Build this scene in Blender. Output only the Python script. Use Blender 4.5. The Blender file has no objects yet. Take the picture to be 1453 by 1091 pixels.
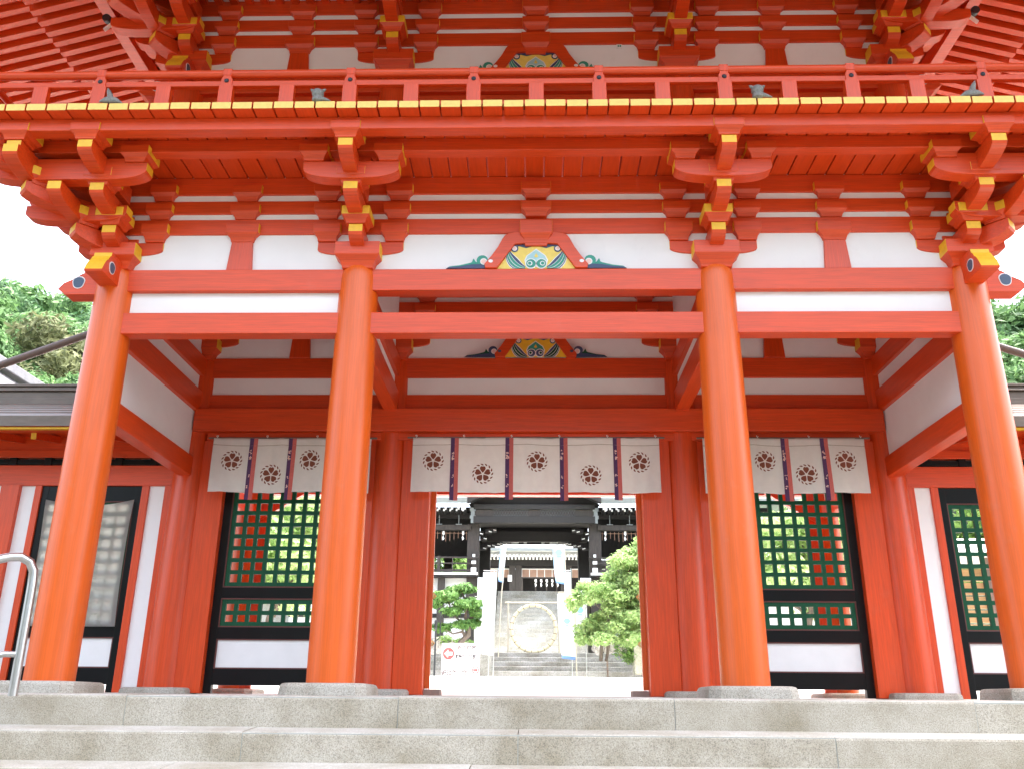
import bpy, math, random
from mathutils import Matrix, Vector, noise

S = bpy.context.scene
COL = S.collection
R = math.radians

# ------------------------------------------------------------------ camera
cam_d = bpy.data.cameras.new('camera')
cam = bpy.data.objects.new('camera', cam_d)
COL.objects.link(cam)
cam_d.sensor_fit = 'HORIZONTAL'
cam_d.sensor_width = 36.0
cam_d.lens = 31.257
cam_d.clip_start = 0.05
cam_d.clip_end = 2000
_r = Vector((0.99971187, 0.02276098, 0.00762372))
_u = Vector((0.00051592, -0.33790584, 0.94117978))
_f = Vector((-0.02399827, 0.94090466, 0.33782022))
M = Matrix.Identity(4)
for i in range(3):
    M[i][0] = _r[i]; M[i][1] = _u[i]; M[i][2] = -_f[i]
M[0][3], M[1][3], M[2][3] = -0.0339, -9.4967, -0.0539
cam.matrix_world = M
S.camera = cam

# ------------------------------------------------------------------ light
SUN_EL, SUN_AZ = 70.0, 75.0          # azimuth clockwise from +Y (into the picture)
world = bpy.data.worlds.new('World')
S.world = world
world.use_nodes = True
wn = world.node_tree
bg = wn.nodes['Background']
sky = wn.nodes.new('ShaderNodeTexSky')
sky.sky_type = 'NISHITA'
sky.sun_disc = False
sky.sun_elevation = R(SUN_EL)
sky.sun_rotation = R(SUN_AZ)
sky.air_density = 1.0
sky.dust_density = 6.0
sky.ozone_density = 1.0
hs = wn.nodes.new('ShaderNodeHueSaturation')      # thin bright overcast: nearly colourless sky
hs.inputs['Saturation'].default_value = 0.6
wn.links.new(sky.outputs[0], hs.inputs['Color'])
wn.links.new(hs.outputs[0], bg.inputs['Color'])
bg.inputs['Strength'].default_value = 0.13
sun_d = bpy.data.lights.new('sun', 'SUN')
sun_d.energy = 0.9
sun_d.angle = R(25)
sun_d.color = (1.0, 0.985, 0.96)
sun = bpy.data.objects.new('sun', sun_d)
COL.objects.link(sun)
_el, _az = R(SUN_EL), R(SUN_AZ)
_dir = Vector((math.sin(_az) * math.cos(_el), math.cos(_az) * math.cos(_el), math.sin(_el)))
sun.rotation_euler = _dir.to_track_quat('Z', 'Y').to_euler()
S.view_settings.view_transform = 'Standard'
S.view_settings.look = 'None'
S.view_settings.gamma = 1.0
S.view_settings.exposure = 3.12

# ------------------------------------------------------------------ helpers
WL = {}

def reg(o, loc):
    WL[o.name] = Vector(loc)

def tag(o, label=None, cat=None, group=None, kind=None):
    if label: o['label'] = label
    if cat: o['category'] = cat
    if group: o['group'] = group
    if kind: o['kind'] = kind
    return o

def thing(name, label, cat, loc=(0, 0, 0), rz=0.0, group=None):
    o = bpy.data.objects.new(name, None)
    o.empty_display_size = 0.2
    COL.objects.link(o)
    o.location = loc
    o.rotation_euler = (0, 0, rz)
    reg(o, loc)
    return tag(o, label, cat, group)

class MB:
    """collects shapes; build() links them as ONE mesh object"""
    def __init__(s):
        s.v = []; s.f = []; s.m = []
    def add(s, vs, fs, m=0):
        b = len(s.v)
        s.v += [tuple(p) for p in vs]
        for i, f in enumerate(fs):
            s.f.append([k + b for k in f])
            s.m.append(m if isinstance(m, int) else m[i])
        return s
    def box(s, x0, x1, y0, y1, z0, z1, m=0):
        # face order -x +x -y +y -z +z
        vs = [(x, y, z) for x in (x0, x1) for y in (y0, y1) for z in (z0, z1)]
        fs = [(0, 1, 3, 2), (4, 6, 7, 5), (0, 4, 5, 1), (2, 3, 7, 6), (0, 2, 6, 4), (1, 5, 7, 3)]
        return s.add(vs, fs, m)
    def prism(s, poly, ax, a0, a1, m=0, mside=None, mcap=None):
        n = len(poly)
        def P(p, a):
            return {'x': (a, p[0], p[1]), 'y': (p[0], a, p[1]), 'z': (p[0], p[1], a)}[ax]
        vs = [P(p, a0) for p in poly] + [P(p, a1) for p in poly]
        area = sum(poly[i][0] * poly[(i + 1) % n][1] - poly[(i + 1) % n][0] * poly[i][1] for i in range(n))
        up = (area > 0) ^ (ax == 'y') ^ (a1 < a0)
        fs = [list(range(n))[::-1], [n + i for i in range(n)]] + [[i, (i + 1) % n, n + (i + 1) % n, n + i] for i in range(n)]
        if not up: fs = [f[::-1] for f in fs]
        mc = m if mcap is None else mcap
        ms = [mc, mc] + ([m] * n if mside is None else list(mside))
        return s.add(vs, fs, ms)
    def lathe(s, cx, cy, prof, n=32, m=0, cap=True):
        vs = []; fs = []
        for r, z in prof:
            for k in range(n):
                a = 2 * math.pi * k / n
                vs.append((cx + r * math.cos(a), cy + r * math.sin(a), z))
        for j in range(len(prof) - 1):
            for k in range(n):
                k2 = (k + 1) % n
                fs.append((j * n + k, j * n + k2, (j + 1) * n + k2, (j + 1) * n + k))
        if cap:
            fs.append(list(range(n))[::-1]); b = (len(prof) - 1) * n
            fs.append([b + k for k in range(n)])
        return s.add(vs, fs, m)
    def tube(s, pts, r, n=8, m=0, cap=True):
        pts = [Vector(p) for p in pts]
        rs = r if isinstance(r, (list, tuple)) else [r] * len(pts)
        vs = []; fs = []; nrm = None
        for i, p in enumerate(pts):
            t = (pts[min(i + 1, len(pts) - 1)] - pts[max(i - 1, 0)]).normalized()
            if nrm is None:
                nrm = t.orthogonal().normalized()
            nrm = (nrm - t * nrm.dot(t)).normalized()
            b = t.cross(nrm)
            for k in range(n):
                a = 2 * math.pi * k / n
                vs.append(p + (nrm * math.cos(a) + b * math.sin(a)) * rs[i])
        for j in range(len(pts) - 1):
            for k in range(n):
                k2 = (k + 1) % n
                fs.append((j * n + k, j * n + k2, (j + 1) * n + k2, (j + 1) * n + k))
        if cap:
            fs.append(list(range(n))[::-1]); b = (len(pts) - 1) * n
            fs.append([b + k for k in range(n)])
        return s.add(vs, fs, m)
    def bar(s, p0, p1, w, h, m=0):
        """rectangular bar from p0 to p1, w across (horizontal), h vertical-ish"""
        p0, p1 = Vector(p0), Vector(p1)
        t = (p1 - p0).normalized()
        a = t.cross(Vector((0, 0, 1)))
        a = a.normalized() if a.length > 1e-4 else Vector((1, 0, 0))
        b = a.cross(t).normalized()
        vs = [p + a * (w / 2) * i + b * (h / 2) * j for p in (p0, p1) for i, j in ((-1, -1), (1, -1), (1, 1), (-1, 1))]
        fs = [(3, 2, 1, 0), (4, 5, 6, 7), (0, 1, 5, 4), (1, 2, 6, 5), (2, 3, 7, 6), (3, 0, 4, 7)]
        return s.add(vs, fs, m)
    def build(s, name, mats, parent=None, loc=None, smooth=False, bevel=0.0, local=False, label=None):
        me = bpy.data.meshes.new(name)
        if loc is None:
            loc = WL[parent.name] if parent is not None else Vector((0, 0, 0))
        loc = Vector(loc)
        vs = s.v if local else [(x - loc.x, y - loc.y, z - loc.z) for x, y, z in s.v]
        me.from_pydata(vs, [], s.f)
        if not isinstance(mats, (list, tuple)): mats = [mats]
        for mm in mats: me.materials.append(mm)
        me.polygons.foreach_set('material_index', s.m)
        if smooth:
            me.polygons.foreach_set('use_smooth', [True] * len(s.f))
            try: me.set_sharp_from_angle(angle=R(40))
            except Exception: pass
        me.update()
        o = bpy.data.objects.new(name, me)
        COL.objects.link(o)
        if parent is not None:
            o.parent = parent
            o.location = loc - WL[parent.name]
        else:
            o.location = loc
        reg(o, loc)
        if bevel:
            b = o.modifiers.new('bevel', 'BEVEL')
            b.width = bevel; b.segments = 2; b.limit_method = 'ANGLE'; b.angle_limit = R(40)
        if label: o['label'] = label
        return o

def copy_part(src, parent, offset):
    """another instance of a part (and of its own children), moved by offset"""
    c = src.copy(); COL.objects.link(c)
    off = Vector(offset)
    reg(c, WL[src.name] + off)
    c.parent = parent
    c.location = WL[c.name] - (WL[parent.name] if parent is not None else Vector((0, 0, 0)))
    for ch in list(src.children):
        d = ch.copy(); COL.objects.link(d)
        d.parent = c
        d.location = ch.location
        reg(d, WL[ch.name] + off)
    return c

def copy_tree(src, loc, rz=0.0, scale=1.0, label=None):
    c = src.copy(); COL.objects.link(c)
    c.location = loc; c.rotation_euler = (0, 0, rz)
    c.scale = (scale, scale, scale) if not isinstance(scale, tuple) else scale
    reg(c, loc)
    if label: c['label'] = label
    for ch in list(src.children):
        d = ch.copy(); COL.objects.link(d); d.parent = c
        for g in list(ch.children):
            e = g.copy(); COL.objects.link(e); e.parent = d
    return c

# ------------------------------------------------------------------ materials
def nt(name):
    m = bpy.data.materials.new(name); m.use_nodes = True
    t = m.node_tree
    return m, t, t.nodes['Principled BSDF']

def ramp(t, fac, stops):
    r = t.nodes.new('ShaderNodeValToRGB')
    el = r.color_ramp.elements
    while len(el) < len(stops): el.new(0.5)
    for e, (p, c) in zip(el, stops):
        e.position = p; e.color = (c[0], c[1], c[2], 1)
    t.links.new(fac, r.inputs['Fac'])
    return r.outputs['Color']

def coords(t, scale=(1, 1, 1), kind='Object'):
    tc = t.nodes.new('ShaderNodeTexCoord'); mp = t.nodes.new('ShaderNodeMapping')
    mp.inputs['Scale'].default_value = scale
    t.links.new(tc.outputs[kind], mp.inputs['Vector'])
    return mp.outputs['Vector']

def ntex(t, vec, scale=5, detail=4, rough=0.6):
    n = t.nodes.new('ShaderNodeTexNoise')
    n.inputs['Scale'].default_value = scale; n.inputs['Detail'].default_value = detail
    n.inputs['Roughness'].default_value = rough
    t.links.new(vec, n.inputs['Vector'])
    return n.outputs['Fac']

def bumpn(t, b, h, strength=0.2, dist=0.01):
    n = t.nodes.new('ShaderNodeBump')
    n.inputs['Strength'].default_value = strength; n.inputs['Distance'].default_value = dist
    t.links.new(h, n.inputs['Height']); t.links.new(n.outputs[0], b.inputs['Normal'])

def mul(c, k): return tuple(min(1, max(0, x * k)) for x in c)

def paint(name, c, rough=0.45, var=0.12, scale=(1, 1, 1), ns=4.0, bump=0.15, metal=0.0, spec=0.6, grime=None, lo=None, grain=None):
    m, t, b = nt(name)
    v = coords(t, scale)
    n = ntex(t, v, ns, 6, 0.62)
    colr = ramp(t, n, [(0.3, lo or mul(c, 1 - var)), (0.7, mul(c, 1 + var))])
    if grain:
        gn = ntex(t, coords(t, grain[0]), 1.0, 3, 0.55)
        gk = 1 - grain[1]
        gc = ramp(t, gn, [(0.40, (1, 1, 1)), (0.485, (gk, gk, gk)), (0.515, (gk, gk, gk)), (0.56, (1, 1, 1))])
        gm = t.nodes.new('ShaderNodeMix'); gm.data_type = 'RGBA'; gm.blend_type = 'MULTIPLY'; gm.inputs[0].default_value = 1.0
        t.links.new(colr, gm.inputs[6]); t.links.new(gc, gm.inputs[7]); colr = gm.outputs[2]
    if grime:
        g = ntex(t, coords(t), grime[1], 5, 0.7)
        gf = ramp(t, g, [(grime[2], (0, 0, 0)), (grime[2] + 0.14, (1, 1, 1))])
        mx = t.nodes.new('ShaderNodeMix'); mx.data_type = 'RGBA'
        ml = t.nodes.new('ShaderNodeMath'); ml.operation = 'MULTIPLY'; ml.inputs[1].default_value = grime[3]
        t.links.new(gf, ml.inputs[0]); t.links.new(ml.outputs[0], mx.inputs[0])
        t.links.new(colr, mx.inputs[6]); mx.inputs[7].default_value = (*grime[0], 1)
        colr = mx.outputs[2]
    t.links.new(colr, b.inputs['Base Color'])
    b.inputs['Roughness'].default_value = rough
    b.inputs['Metallic'].default_value = metal
    b.inputs['Specular IOR Level'].default_value = spec
    if bump: bumpn(t, b, n, bump, 0.004)
    return m

VERM = (0.66, 0.062, 0.006)
M_red_h = paint('vermilion_paint_horizontal', VERM, 0.42, 0.10, (0.7, 9, 9), 3, 0.12, spec=0.6, grain=((1.2, 40, 40), 0.11), grime=((0.62, 0.12, 0.06), 2.5, 0.60, 0.25))
M_red_v = paint('vermilion_paint_vertical', VERM, 0.36, 0.10, (8, 8, 0.7), 3, 0.12, spec=0.6, grain=((40, 40, 1.2), 0.11), grime=((0.62, 0.12, 0.06), 2.5, 0.60, 0.25))
M_red_y = paint('vermilion_paint_depth', VERM, 0.40, 0.10, (9, 0.7, 9), 3, 0.25)
M_orange = paint('faded_and_lit_orange_paint', (0.69, 0.108, 0.005), 0.38, 0.04, (2, 2, 0.7), 3, 0.04, grain=((26, 26, 0.7), 0.09), grime=((0.62, 0.16, 0.06), 3.0, 0.6, 0.4))  # weathered front columns; rear columns borrow it to look lit by the court
M_yel = paint('yellow_ochre_paint', (0.80, 0.47, 0.02), 0.5, 0.08, (3, 3, 3), 6, 0.1)
M_lemon = paint('lemon_yellow_paint', (0.80, 0.62, 0.12), 0.5, 0.08, (3, 3, 3), 6, 0.1)
M_yel_pale = paint('reflection_pale_yellow', (0.82, 0.62, 0.15), 0.5, 0.08, (3, 3, 3), 6, 0.1)  # ochre made paler, reflected light on the balcony edge put into the colour
M_plaster = paint('white_plaster', (0.84, 0.85, 0.845), 0.85, 0.025, (1, 1, 1), 2, 0.05, grime=((0.66, 0.66, 0.64), 1.8, 0.60, 0.25))
M_blk = paint('black_lacquer', (0.006, 0.006, 0.007), 0.3, 0.2, (1, 1, 1), 4, 0.05, spec=0.25)
M_green = paint('green_lattice_paint', (0.004, 0.070, 0.030), 0.5, 0.12, (2, 2, 2), 6, 0.1, spec=0.25)
M_maroon = paint('maroon_trim_paint', (0.11, 0.022, 0.016), 0.5, 0.1)
M_brass = paint('brass', (0.7, 0.5, 0.2), 0.35, 0.1, metal=1.0)
M_iron = paint('dark_iron', (0.05, 0.055, 0.07), 0.4, 0.15, metal=0.6)
M_blue = paint('blue_paint', (0.045, 0.085, 0.15), 0.5, 0.12, ns=8)
M_navy = paint('navy_paint', (0.03, 0.055, 0.13), 0.5, 0.1, ns=8)
M_teal = paint('teal_paint', (0.02, 0.28, 0.20), 0.5, 0.1, ns=8)
M_ltblue = paint('light_blue_paint', (0.36, 0.62, 0.66), 0.5, 0.08, ns=8)
M_pinkp = paint('pale_pink_paint', (0.80, 0.55, 0.48), 0.5, 0.08, ns=8)
M_white = paint('white_paint', (0.80, 0.80, 0.79), 0.5, 0.03)
M_cloth = paint('unbleached_cotton', (0.85, 0.835, 0.80), 0.95, 0.05, (3, 3, 3), 3, 0.1)
_t = M_cloth.node_tree; _b = _t.nodes['Principled BSDF']
_tr = _t.nodes.new('ShaderNodeBsdfTranslucent'); _tr.inputs['Color'].default_value = (0.80, 0.77, 0.71, 1)
_mx = _t.nodes.new('ShaderNodeMixShader'); _mx.inputs[0].default_value = 0.35
_t.links.new(_b.outputs[0], _mx.inputs[1]); _t.links.new(_tr.outputs[0], _mx.inputs[2])
_t.links.new(_mx.outputs[0], _t.nodes['Material Output'].inputs['Surface'])
M_crest = paint('brown_crest_dye', (0.20, 0.055, 0.027), 0.9, 0.1)
M_purple = paint('purple_ribbon_cloth', (0.085, 0.035, 0.11), 0.9, 0.15, (4, 4, 4), 10)
M_rose = paint('rose_red_ribbon_cloth', (0.55, 0.13, 0.11), 0.9, 0.1, (4, 4, 4), 10)
M_steel = paint('brushed_steel_pipe', (0.50, 0.51, 0.51), 0.36, 0.06, (2, 2, 2), 8, 0.05, metal=1.0)
M_copper = paint('weathered_copper_sheet', (0.150, 0.120, 0.095), 0.45, 0.18, (0.8, 3, 3), 4, 0.1, metal=0.3, spec=0.6)
M_brownwood = paint('brown_pipe', (0.16, 0.115, 0.095), 0.5, 0.12)
M_tile = paint('grey_roof_tile', (0.13, 0.125, 0.13), 0.5, 0.2, ns=6)
M_darkwood = paint('dark_aged_timber', (0.017, 0.015, 0.014), 0.7, 0.3, (5, 5, 1), 3, 0.2)
M_darkwood2 = paint('brown_aged_timber', (0.040, 0.032, 0.027), 0.7, 0.3, (5, 5, 1), 3, 0.2)
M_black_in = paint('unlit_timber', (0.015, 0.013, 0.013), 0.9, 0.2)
M_greycop = paint('grey_green_copper', (0.22, 0.245, 0.25), 0.5, 0.12, (1, 3, 3), 3, 0.1)
M_palecop = paint('pale_copper_roof', (0.55, 0.58, 0.57), 0.5, 0.08, (1, 3, 3), 3, 0.1)
M_tan = paint('tan_blind', (0.36, 0.22, 0.16), 0.8, 0.12)
M_tanwood = paint('tan_plain_timber', (0.55, 0.38, 0.18), 0.6, 0.2, (1, 4, 4), 3)
M_tanpost = paint('weathered_brown_post', (0.28, 0.20, 0.16), 0.7, 0.15, (4, 4, 1), 3)
M_verdigris = paint('weathered_bronze', (0.20, 0.21, 0.195), 0.6, 0.3, (6, 6, 6), 8, 0.3)
M_lamp = paint('black_lamp_housing', (0.02, 0.022, 0.025), 0.4, 0.1)
M_straw = paint('straw', (0.58, 0.52, 0.36), 0.9, 0.25, (6, 6, 6), 6, 0.4)
M_bamboo = paint('grey_bamboo', (0.42, 0.38, 0.30), 0.6, 0.15, (6, 6, 2), 4)
M_bark = paint('bark', (0.12, 0.095, 0.075), 0.9, 0.3, (6, 6, 2), 5, 0.5)
M_board = paint('sign_board_white', (0.62, 0.62, 0.62), 0.6, 0.02)
M_signred = paint('sign_red', (0.60, 0.07, 0.07), 0.5, 0.03)
M_signblk = paint('sign_black', (0.03, 0.03, 0.04), 0.5, 0.03)
M_banner = paint('white_banner_cloth', (0.80, 0.81, 0.82), 0.9, 0.03)
M_bannerblue = paint('pale_blue_banner_cloth', (0.42, 0.60, 0.76), 0.9, 0.05)
M_bannerdark = paint('blue_banner_hem', (0.16, 0.30, 0.60), 0.9, 0.05)
M_bannermark = paint('turquoise_banner_mark', (0.25, 0.62, 0.68), 0.9, 0.05)

def granite(name, base, speck=0.58, scale=110, stain=0.35):
    m, t, b = nt(name)
    v = coords(t)
    n1 = ntex(t, v, scale, 2, 0.7)
    n2 = ntex(t, v, 1.4, 6, 0.65)
    n3 = ntex(t, v, scale * 0.4, 3, 0.6)
    c1 = ramp(t, n1, [(0.34, mul(base, speck)), (0.46, base), (0.62, mul(base, 1.22))])
    c2 = ramp(t, n2, [(0.32, mul((0.80, 0.76, 0.66), 1 - stain * 0.5)), (0.6, (1, 1, 1))])
    c3 = ramp(t, n3, [(0.35, (0.90, 0.89, 0.87)), (0.6, (1, 1, 1))])
    def mulmix(a, c):
        mx = t.nodes.new('ShaderNodeMix'); mx.data_type = 'RGBA'; mx.blend_type = 'MULTIPLY'
        mx.inputs[0].default_value = 1.0
        t.links.new(a, mx.inputs[6]); t.links.new(c, mx.inputs[7])
        return mx.outputs[2]
    t.links.new(mulmix(mulmix(c1, c2), c3), b.inputs['Base Color'])
    b.inputs['Roughness'].default_value = 0.85
    bumpn(t, b, n3, 0.5, 0.006)
    return m

M_granite = granite('speckled_granite', (0.44, 0.41, 0.345))
M_tread = granite('worn_sky_lit_tread', (0.47, 0.46, 0.42), 0.85, 70, 0.2)  # paler than the risers: brighter sky light on treads put into the colour
M_mortar = paint('grey_mortar', (0.36, 0.38, 0.35), 0.9, 0.1, ns=20)
M_stone = granite('base_stone', (0.42, 0.40, 0.35), 0.6, 90, 0.6)
M_step = granite('grey_far_step', (0.27, 0.275, 0.27), 0.7, 25, 0.6)
M_palestep = granite('pale_far_step', (0.60, 0.59, 0.54), 0.85, 25, 0.3)
M_rock = granite('garden_rock', (0.40, 0.38, 0.36), 0.6, 12, 0.7)
M_gravel = granite('white_gravel', (0.74, 0.74, 0.72), 0.85, 60, 0.2)
M_sideground = granite('side_ground_earth', (0.065, 0.07, 0.045), 0.8, 60, 0.3)
M_flag = granite('pale_flagstone', (0.62, 0.62, 0.60), 0.85, 60, 0.2)
M_paving = granite('pale_paving', (0.105, 0.10, 0.092), 0.8, 60, 0.3)

def leafmat(name, c_dark, c_light, ns=0.8, trans=0.35):
    m, t, b = nt(name)
    g = t.nodes.new('ShaderNodeNewGeometry')
    v = coords(t)
    n = ntex(t, v, ns, 4, 0.7)
    ad = t.nodes.new('ShaderNodeMath'); ad.operation = 'MULTIPLY_ADD'
    ad.inputs[1].default_value = 0.35; 
    t.links.new(g.outputs['Random Per Island'], ad.inputs[0])
    t.links.new(n, ad.inputs[2])
    c = ramp(t, ad.outputs[0], [(0.42, c_dark), (0.86, c_light)])
    t.links.new(c, b.inputs['Base Color'])
    b.inputs['Roughness'].default_value = 0.6
    b.inputs['Specular IOR Level'].default_value = 0.25
    tr = t.nodes.new('ShaderNodeBsdfTranslucent'); t.links.new(c, tr.inputs['Color'])
    mx = t.nodes.new('ShaderNodeMixShader'); mx.inputs[0].default_value = trans
    out = t.nodes['Material Output']
    t.links.new(b.outputs[0], mx.inputs[1]); t.links.new(tr.outputs[0], mx.inputs[2])
    t.links.new(mx.outputs[0], out.inputs['Surface'])
    return m

M_leaf_forest = leafmat('forest_leaves', (0.062, 0.135, 0.052), (0.19, 0.33, 0.12))
M_leaf_olive = leafmat('olive_leaves', (0.085, 0.105, 0.048), (0.22, 0.235, 0.11))
M_leaf_dark = leafmat('dark_leaves', (0.040, 0.10, 0.045), (0.12, 0.235, 0.09))
M_leaf_lime = leafmat('lime_leaves', (0.19, 0.33, 0.095), (0.54, 0.68, 0.32), 1.5, 0.45)
M_leaf_pine = leafmat('pine_needles', (0.055, 0.15, 0.035), (0.20, 0.36, 0.10), 2.5, 0.2)
M_leaf_mid = leafmat('garden_leaves', (0.07, 0.17, 0.04), (0.30, 0.46, 0.14), 1.5)

# translucent white cloth
M_sheet, _t, _b = nt('thin_white_sheet')
_b.inputs['Base Color'].default_value = (0.80, 0.79, 0.76, 1); _b.inputs['Roughness'].default_value = 0.9
_tr = _t.nodes.new('ShaderNodeBsdfTranslucent'); _tr.inputs['Color'].default_value = (0.80, 0.78, 0.72, 1)
_mx = _t.nodes.new('ShaderNodeMixShader'); _mx.inputs[0].default_value = 0.8
_t.links.new(_b.outputs[0], _mx.inputs[1]); _t.links.new(_tr.outputs[0], _mx.inputs[2])
_t.links.new(_mx.outputs[0], _t.nodes['Material Output'].inputs['Surface'])
# ================================================================== GROUND AND STEPS
def structure(o): return tag(o, kind='structure')

# terrain sheet: forecourt far below, platform, rising gravel court, reaches the horizon
mb = MB()
prof = [(-400, -1.72), (-60, -1.72), (-3.42, -1.72)]
mb.add([(x, y, z) for (y, z) in prof for x in (-400, 400)], [(0, 1, 3, 2), (2, 3, 5, 4)], 0)
structure(mb.build('forecourt_ground', M_paving))
mb = MB()
mb.add([(x, y, z) for (y, z) in [(-3.40, -1.75), (-0.55, -1.0), (-0.45, -0.03), (6.4, 0.074)] for x in (-30, 30)], [(2, 3, 1, 0)[::-1], (2, 3, 5, 4), (4, 5, 7, 6)], 0)
structure(mb.build('platform_ground', M_sideground))
mb = MB(); mb.add([(-6.4, -0.44, -0.018), (6.4, -0.44, -0.018), (6.4, 6.42, 0.082), (-6.4, 6.42, 0.082)], [(0, 1, 2, 3)], 0)
structure(mb.build('platform_paving', M_flag))
mb = MB()
prof = [(6.4, 0.076), (9, 0.24), (14, 0.50), (20, 0.75), (26.6, 0.955)]
vs = [(x, y, z) for (y, z) in prof for x in (-32, 32)]
mb.add(vs, [(2 * i, 2 * i + 1, 2 * i + 3, 2 * i + 2) for i in range(4)], 0)
structure(mb.build('gravel_court', M_gravel))

RI, TR = 0.272, 0.40
joints = [[-9.2, -6.6, -3.746, -1.257, 1.231, 3.9, 6.4, 9.2], [-9.2, -7.6, -5.0, -2.525, -0.166, 2.51, 5.0, 7.6, 9.2]]
st = MB()
rs = random.Random(3)
for k in range(6):
    y0 = -0.98 - TR * k; z1 = -RI * k - (0.022 if k else 0); z0 = z1 - RI - 0.06
    xs = joints[k % 2] if k < 2 else [j + 0.35 * k for j in joints[k % 2]]
    for a, b_ in zip(xs[:-1], xs[1:]):
        j = rs.uniform(-0.004, 0.004); jz = rs.uniform(-0.003, 0.003)
        yb = y0 + (0.9 if k == 0 else TR + 0.12)
        # block with a softly rounded nosing
        poly = [(y0 + j, z0), (y0 + j, z1 + jz - 0.024), (y0 + j + 0.007, z1 + jz - 0.008), (y0 + j + 0.022, z1 + jz + 0.001), (yb, z1 + jz + (0.02 if k == 0 else 0.040)), (yb, z0)]
        st.prism(poly, 'x', a + 0.004, b_ - 0.004, 0, mside=[0, 0, 2, 2, 0, 0], mcap=0)
    st.box(xs[0], xs[-1], y0 + 0.0055, y0 + 0.3, z0, z1 - 0.008, 1)
structure(st.build('stone_steps', [M_granite, M_mortar, M_tread]))

# ================================================================== THE GATE
G = thing('shrine_gate', 'tall two-storey vermilion shrine gate with white plaster and yellow trim above stone steps', 'gate', (0, 3, 0))
D2 = 2.9575
YROW = (0.0, D2, 2 * D2)
CX = (-5.0, -2.1, 2.1, 5.0)
H = 4.77

def column_mesh(z0, z1, r0, r1):
    m = MB()
    pr = []
    for k in range(9):
        t = k / 8
        r = r0 + (r1 - r0) * t + 0.006 * math.sin(t * math.pi)
        pr.append((r, z0 + (z1 - 0.16 - z0) * t))
    pr += [(r1 * 0.985, z1 - 0.10), (r1 * 0.955, z1 - 0.05), (r1 * 0.90, z1 - 0.015), (r1 * 0.86, z1)]
    return m, pr

def base_stone(m, cx, cy, h0, h1, w):
    c = 0.10
    def ring(w, z):
        return [(cx + sx, cy + sy, z) for sx, sy in ((-w, -w + c), (-w + c, -w), (w - c, -w), (w, -w + c), (w, w - c), (w - c, w), (-w + c, w), (-w, w - c))]
    vs = ring(w + 0.025, h0) + ring(w + 0.012, h1 - 0.035) + ring(w - 0.005, h1 - 0.008) + ring(w - 0.03, h1)
    fs = []
    for j in range(3):
        for k in range(8):
            k2 = (k + 1) % 8
            fs.append((j * 8 + k, j * 8 + k2, (j + 1) * 8 + k2, (j + 1) * 8 + k))
    fs.append(list(range(24, 32)))
    m.add(vs, fs, 0)

first = {}
for ri, y in enumerate(YROW):
    for x in CX:
        key = 0 if ri == 0 else 1
        zs = (0.128, 0.118, 0.15)[ri]
        if ri < 2 and ri not in first or ri == 2 and 2 not in first:
            m, pr = column_mesh(zs, H, 0.246, 0.228)
            m.lathe(x, y, pr, 48)
            c = m.build('column', M_red_v if ri == 1 else M_orange, G, loc=(x, y, 0), smooth=True)  # rear row painted brighter orange in place of light from the court
            b = MB(); base_stone(b, x, y, -0.06, zs, 0.42)
            b.build('base_stone', M_stone, c, loc=(x, y, 0), bevel=0.006)
            first[ri] = (c, x)
        else:
            c0, x0 = first[ri]
            copy_part(c0, G, (x - x0, 0, 0))

def beam(x0, x1, y0, y1, z0, z1, mat=None, name='tie_beam', bev=0.008):
    return MB().box(x0, x1, y0, y1, z0, z1).build(name, mat or M_red_h, G, bevel=bev)

def panel(x0, x1, y0, y1, z0, z1):
    return MB().box(x0, x1, y0, y1, z0, z1).build('plaster_panel', M_plaster, G)

# front tie beams (one length per bay, ends let into the columns)
for a, b_ in ((-4.95, -2.15), (-2.05, 2.05), (2.15, 4.95)):
    beam(a, b_, -0.13, 0.055, 4.475, 4.75)
    beam(a, b_, -0.13, 0.055, 3.932, 4.195)
panel(-4.9, -2.2, -0.055, -0.01, 4.19, 4.48)
panel(2.2, 4.9, -0.055, -0.01, 4.19, 4.48)

# ---- bracket pieces ------------------------------------------------
MR = [M_red_h, M_yel]
def block(m, cx, cy, z0, z1, w, d=None, fy=False, rot=0.0):
    d = d or w
    h = z1 - z0
    rings = [(0.68, 0), (0.70, 0.10), (0.78, 0.28), (1.0, 0.47), (1.0, 1.0)]
    vs = []
    cr, sr = math.cos(rot), math.sin(rot)
    for k, t in rings:
        for sx, sy in ((-1, -1), (1, -1), (1, 1), (-1, 1)):
            px, py = sx * w * k / 2, sy * d * k / 2
            vs.append((cx + px * cr - py * sr, cy + px * sr + py * cr, z0 + h * t))
    fs = [(3, 2, 1, 0), (16, 17, 18, 19)]; ms = [0, 0]
    for j in range(4):
        for k in range(4):
            k2 = (k + 1) % 4
            fs.append((j * 4 + k, j * 4 + k2, (j + 1) * 4 + k2, (j + 1) * 4 + k))
            side = k in (1, 3)
            ms.append(1 if (j == 3 and (side or (fy and k == 0))) else 0)
    return m.add(vs, fs, ms)

def arm_profile(L0, L1, z0, z1, face=0.095, curve=0.40):
    """side outline of a bracket arm reaching from -L0 to L1, underside curved at the far end"""
    pts = [(-L0, z0), (-L0, z1), (L1, z1), (L1, z1 - face)]
    n = 6
    for k in range(1, n + 1):
        a = k / n * math.pi / 2
        pts.append((L1 - curve * (1 - math.cos(a)), (z1 - face) - (z1 - face - z0) * math.sin(a)))
    return pts

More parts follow.
